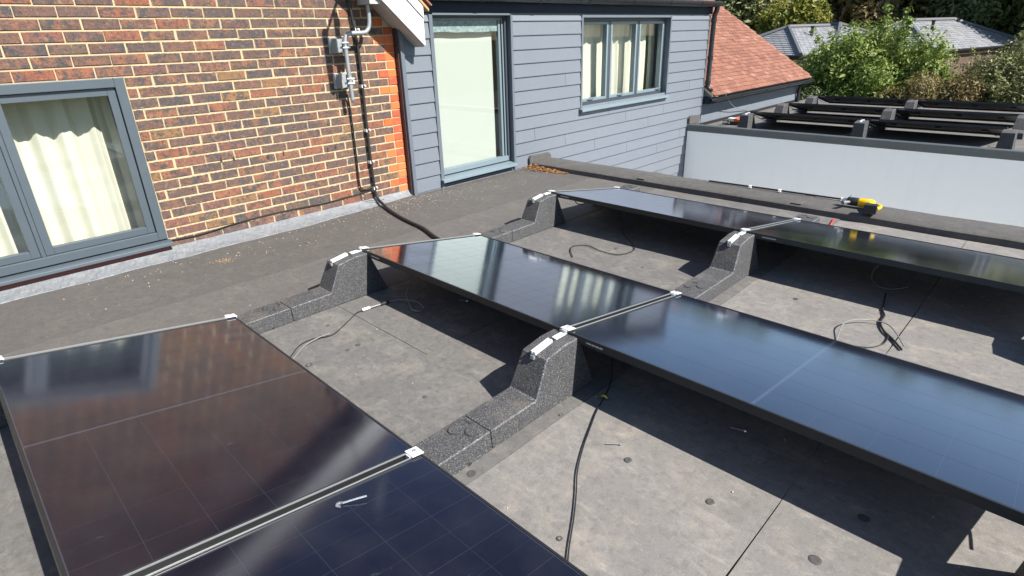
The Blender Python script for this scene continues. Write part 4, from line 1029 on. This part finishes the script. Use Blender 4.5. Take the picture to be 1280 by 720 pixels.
q = MB(); q.tube([(0, 0, .012), (.6, .03, .012), (1.25, .05, .012)], .008, 10); q.build('rod', M['black_plastic'], rd, smooth=True)
for xx in (.42, .70, 1.24):
    q = MB(); q.box((xx-.016, -.018+xx*.04, .0), (xx+.016, .018+xx*.04, .006)); q.tube([(xx-.012, xx*.042, .012), (xx+.012, xx*.042, .012)], .014, 10); q.build('clip', M['white_plastic'], rd)
q = MB(); q.tube([(3.643, 3.925, .008), (3.610, 4.13, .008)], .006, 8); tag(q.build('red_stick', M['red'], smooth=True), 'thin red stick on the felt in front of the kerb below the drill', 'stick')
# orange and white tool on the neighbouring roof
tb = thing('tool_case', 'small orange and white tool with black base on the neighbouring roof beside the cladding', 'tool', (.52, 9.02, NZ))
q = MB(); q.box((-.09, -.06, .0), (.06, .07, .06)); q.build('base', M['toolblack'], tb, bevel=.006)
q = MB(); q.prism([(-.16, .062), (-.13, .115), (-.02, .115), (-.02, .062)], lambda u, v, t: (u, t, v), -.06, .06); q.build('white_body', M['white_plastic'], tb, bevel=.006)
q = MB(); q.prism([(-.018, .062), (-.018, .118), (.07, .105), (.10, .062)], lambda u, v, t: (u, t, v), -.06, .06); q.build('orange_body', M['orange'], tb, bevel=.006)
tw = thing('cable_coil', 'small black heap of cable beside the orange tool on the neighbouring roof', 'cable coil', (.36, 8.92, NZ))
q = MB(); q.tube(spline([(.02+.06*math.cos(a)*(1-.02*a), .06*math.sin(a), .012+.006*a) for a in [k_*.6 for k_ in range(22)]], 3), .008, 6); q.build('coil', M['black_rubber'], tw, smooth=True)

# ================================================================== BACKGROUND
def bungalow(loc, phi, wdt, lng, eave, ridge, label, hipB=False):
    t = thing('bungalow', label, 'bungalow', loc, 'grey slate roofed bungalows beyond the hedge', (0, 0, phi))
    # local: corner C at origin, width along -x, length along +y
    q = MB(); q.box((-wdt+.3, .3, GZ-loc[2]), (-.3, lng-.3, eave-loc[2]-.05)); q.build('wall', M['brick_mass'], t)
    e = eave-loc[2]; r_ = ridge-loc[2]; hx = -wdt/2; ins = wdt/2
    A = Vector((hx, ins, r_)); B = Vector((hx, lng-(ins if hipB else 0), r_))
    c0, c1, c2, c3 = Vector((0, 0, e)), Vector((-wdt, 0, e)), Vector((-wdt, lng, e)), Vector((0, lng, e))
    q = MB(); q.add([c0, c1, c2, c3, A, B], [(0, 1, 4), (1, 2, 5, 4), (2, 3, 5), (3, 0, 4, 5), (3, 2, 1, 0)]); ro_ = q.build('roof', M['ridge'], t)
    # slate courses: strips broken into slates
    sl = MB(); rn = random.Random(int(loc[0]*10))
    def face(p0, p1, q0, q1):
        nrm = (p1-p0).cross(q0-p0).normalized(); nrm = nrm if nrm.z > 0 else -nrm
        H = ((q0+q1)/2-(p0+p1)/2).length; n_ = max(3, int(H/.26))
        for i in range(n_):
            ta, tb_ = i/n_, (i+1.12)/n_; tb_ = min(1, tb_)
            a0, a1 = p0.lerp(q0, ta), p1.lerp(q1, ta); b0, b1 = p0.lerp(q0, tb_), p1.lerp(q1, tb_)
            m_ = max(1, int((a1-a0).length/.5))
            for j in range(m_):
                u0, u1 = (j+.03)/m_, (j+.97)/m_
                h = .045+rn.uniform(-.006, .008)
                P4 = [a0.lerp(a1, u0)+nrm*h, a0.lerp(a1, u1)+nrm*h, b0.lerp(b1, u1)+nrm*.008, b0.lerp(b1, u0)+nrm*.008]
                sl.add(P4+[P4[0]-nrm*.04, P4[1]-nrm*.04], [(0, 1, 2, 3), (0, 4, 5, 1)])
    face(c0, c1, A, A+Vector((-.01, 0, 0))); face(c3, c0, B, A); face(c1, c2, A, B)
    if hipB: face(c2, c3, B, B+Vector((.01, 0, 0)))
    so_ = sl.build('slates', M['slate'], ro_); so_['kind'] = 'stuff'
    for (p, q_) in ((c0, A), (c1, A), (A, B), (c3, B) if hipB else (B, B+Vector((0, .02, 0)))):
        k_ = MB(); k_.tube([p+Vector((0, 0, .06)), q_+Vector((0, 0, .06))], .16, 6); k_.build('ridge_tiles', M['ridge'], ro_)
    k_ = MB(); k_.tube([(0.06, -.05, e-.06), (.06, lng, e-.06)], .07, 8); k_.tube([(0.06, -.06, e-.06), (-wdt, -.06, e-.06)], .07, 8); k_.build('gutter', M['black_plastic'], t)
    k_ = MB(); fy = ins+.9; cpos = Vector((hx+1.3, fy, r_-1.3*(r_-e)/(wdt/2))); k_.tube([cpos-Vector((0, 0, .2)), cpos+Vector((0, 0, .55))], .10, 8); k_.tube([cpos+Vector((0, 0, .55)), cpos+Vector((0, 0, .66))], .14, 8); k_.build('flue', M['black_plastic'], t)
    return t
vd = Vector((-.34, .94, 0)).normalized()           # view direction towards them
def loc_at(cx_, cy_): return (cx_, cy_, GZ)
PH = math.atan2(.94, .34)*0 + R(20)                # heading of the length axis
def phi_for(angle): return R(angle)
bungalow((-9.6, 40.5, -.18), R(-14), 7.4, 8.6, -.18, 1.52, 'nearer grey slate hipped bungalow with a black flue, left of the green bush')
bungalow((-3.2, 44.5, -.18), R(-14), 7.4, 14.0, -.10, 1.66, 'second grey slate bungalow rising behind the green bush', True)
bungalow((-6.0, 52.5, -.18), R(62), 7.0, 12.0, .05, 1.62, 'rear slate roofed bungalow between the other two', False)

def leaf_cloud(n, centers, size, rn, outward=.55):
    """numpy-free cloud of small folded leaf quads round clump centres [(c, r)]"""
    vs = []; fs = []
    tot = sum(r_**2 for _, r_ in centers)
    for c, r_ in centers:
        for _ in range(max(4, int(n*r_**2/tot))):
            d = Vector((rn.gauss(0, 1), rn.gauss(0, 1), rn.gauss(0, 1))).normalized()
            p = c + d*r_*(rn.random()**.45)
            nn = (d*outward + Vector((rn.gauss(0, .6), rn.gauss(0, .6), rn.gauss(0, .6)+.35))).normalized()
            a = nn.orthogonal().normalized(); a = Matrix.Rotation(rn.uniform(0, 6.28), 3, nn) @ a; b_ = nn.cross(a)
            s_ = size*rn.uniform(.6, 1.35); o = len(vs)
            vs += [p-a*s_, p+b_*s_*.45+nn*s_*.12, p+a*s_, p-b_*s_*.45+nn*s_*.12]
            fs.append((o, o+1, o+2, o+3))
    return vs, fs
def plant(name, label, cat, loc, height, rad, base, n, size, mat, trunk_r=.15, nclump=40, seed=1, group=None, twigs=0, squash=1.0):
    rn = random.Random(seed)
    t = thing(name, label, cat, loc, group)
    cz = (base+height)/2; hz = (height-base)/2
    cl = []
    for i in range(nclump):
        d = Vector((rn.gauss(0, 1), rn.gauss(0, 1), rn.gauss(0, 1))).normalized()
        q_ = rn.random()**.33
        p = Vector((d.x*rad*q_, d.y*rad*q_, cz+d.z*hz*q_))
        cl.append((p, rad*rn.uniform(.22, .42)))
    tr = MB(); tr.tube([(0, 0, -.1), (.04, .02, base*.5), (rn.uniform(-.1, .1), .05, base+.2), (0, 0, cz+.4*hz)], [trunk_r*1.25, trunk_r, trunk_r*.8, trunk_r*.3], 9)
    for i in range(9):
        p = cl[i*nclump//9][0]; s0 = Vector((0, 0, base*.55+rn.random()*hz*.8)); md = (s0+p)*.5+Vector((rn.gauss(0, .1)*rad, rn.gauss(0, .1)*rad, .12*hz))
        tr.tube([s0, md, p], [trunk_r*.5, trunk_r*.3, trunk_r*.08], 6)
    tr.build('trunk', M['bark'], t, smooth=True)
    if twigs:
        for i in range(twigs):
            d = Vector((rn.gauss(0, .8), rn.gauss(0, .8), abs(rn.gauss(.5, .6)))).normalized()
            s0 = Vector((d.x*rad*.85, d.y*rad*.85, cz+d.z*hz*.85))
            for q_ in range(4): cl.append((s0+d*rad*.11*(q_+1)+Vector((rn.gauss(0, .04), rn.gauss(0, .04), .05*q_)), rad*.10*(1-.12*q_)))
    vs, fs = leaf_cloud(n, cl, size, rn, 1.0)
    core = [(Vector((rn.gauss(0, .28)*rad, rn.gauss(0, .28)*rad, cz+rn.uniform(-.8, .55)*hz)), rad*.5) for _ in range(26)]
    v2, f2 = leaf_cloud(n//6, core, size*1.9, rn, 1.0); o_ = len(vs); vs += v2; fs += [tuple(i+o_ for i in f) for f in f2]
    me = bpy.data.meshes.new('crown'); me.from_pydata([tuple(v) for v in vs], [], fs); me.materials.append(mat)
    o = place('crown', me, t); o['kind'] = 'stuff'; return t
plant('garden_bush', 'big bright green bush in front of the grey slate roofs', 'bush', (-.45, 20.6, GZ), 4.2, 2.1, .3, 105000, .060, M['leaf_green'], .07, 120, 3, twigs=18)
plant('garden_bush', 'dark green clipped bush at the foot of the bright green bush', 'bush', (-1.9, 18.9, GZ), 2.75, 1.25, .2, 30000, .040, M['leaf_dark'], .05, 60, 5)
plant('garden_bush', 'brownish hedge bush right of the bright green bush', 'bush', (1.55, 19.6, GZ), 3.2, 1.35, .2, 42000, .042, M['leaf_brown'], .05, 70, 6)
plant('garden_bush', 'tall olive green bush at the far right of the hedge', 'bush', (3.6, 20.6, GZ), 3.9, 1.7, .2, 62000, .046, M['leaf_olive'], .07, 100, 9, twigs=16)
TG = 'trees beyond the bungalows'
plant('broad_tree', 'dark green tree above the tiled roof at the far left of the wood', 'tree', (-26.5, 57.5, GZ), 13.5, 5.6, 1.2, 15000, .27, M['leaf_dark'], .35, 70, 21, TG)
plant('broad_tree', 'dark olive tree standing left of the yellow tree', 'tree', (-21.5, 62.5, GZ), 14, 5.2, 1.2, 14000, .27, M['leaf_olive'], .35, 70, 22, TG)
plant('broad_tree', 'yellow autumn tree above the slate ridge', 'tree', (-15.3, 54.5, GZ), 6.9, 2.7, 2.4, 8500, .19, M['leaf_yellow'], .2, 55, 23, TG)
plant('broad_tree', 'deep green tree directly behind the yellow tree', 'tree', (-17.0, 66.0, GZ), 14, 5.0, 1.2, 13000, .27, M['leaf_dark'], .35, 70, 24, TG)
plant('broad_tree', 'brown and orange autumn tree right of the yellow tree', 'tree', (-12.2, 61.0, GZ), 12, 3.3, 1.6, 11000, .24, M['leaf_brown'], .3, 60, 25, TG)
plant('broad_tree', 'olive tree behind the second slate bungalow', 'tree', (-8.2, 65.0, GZ), 13, 4.6, 1.0, 13000, .27, M['leaf_olive'], .35, 70, 26, TG)
plant('broad_tree', 'dark tree at the right of the wood', 'tree', (-2.8, 63.0, GZ), 13, 4.8, 1.0, 12000, .27, M['leaf_dark'], .35, 70, 27, TG)
plant('broad_tree', 'green tree at the far right end of the wood', 'tree', (3.6, 60.0, GZ), 12, 4.8, 1.0, 12000, .27, M['leaf_olive'], .35, 70, 28, TG)
rnw = random.Random(77); cl = []
for i in range(120):
    a = rnw.uniform(-40, 22); cl.append((Vector((a, 74+rnw.uniform(-2, 4)+.0*a, GZ+rnw.uniform(.8, 11.5))), rnw.uniform(1.4, 2.8)))
vs, fs = leaf_cloud(42000, cl, .36, rnw, 1.0)
me = bpy.data.meshes.new('wood'); me.from_pydata([tuple(v) for v in vs], [], fs); me.materials.append(M['leaf_olive'])
tag(place('distant_wood', me), 'dense dark wood closing the view behind the single trees', 'wood', kind='stuff')
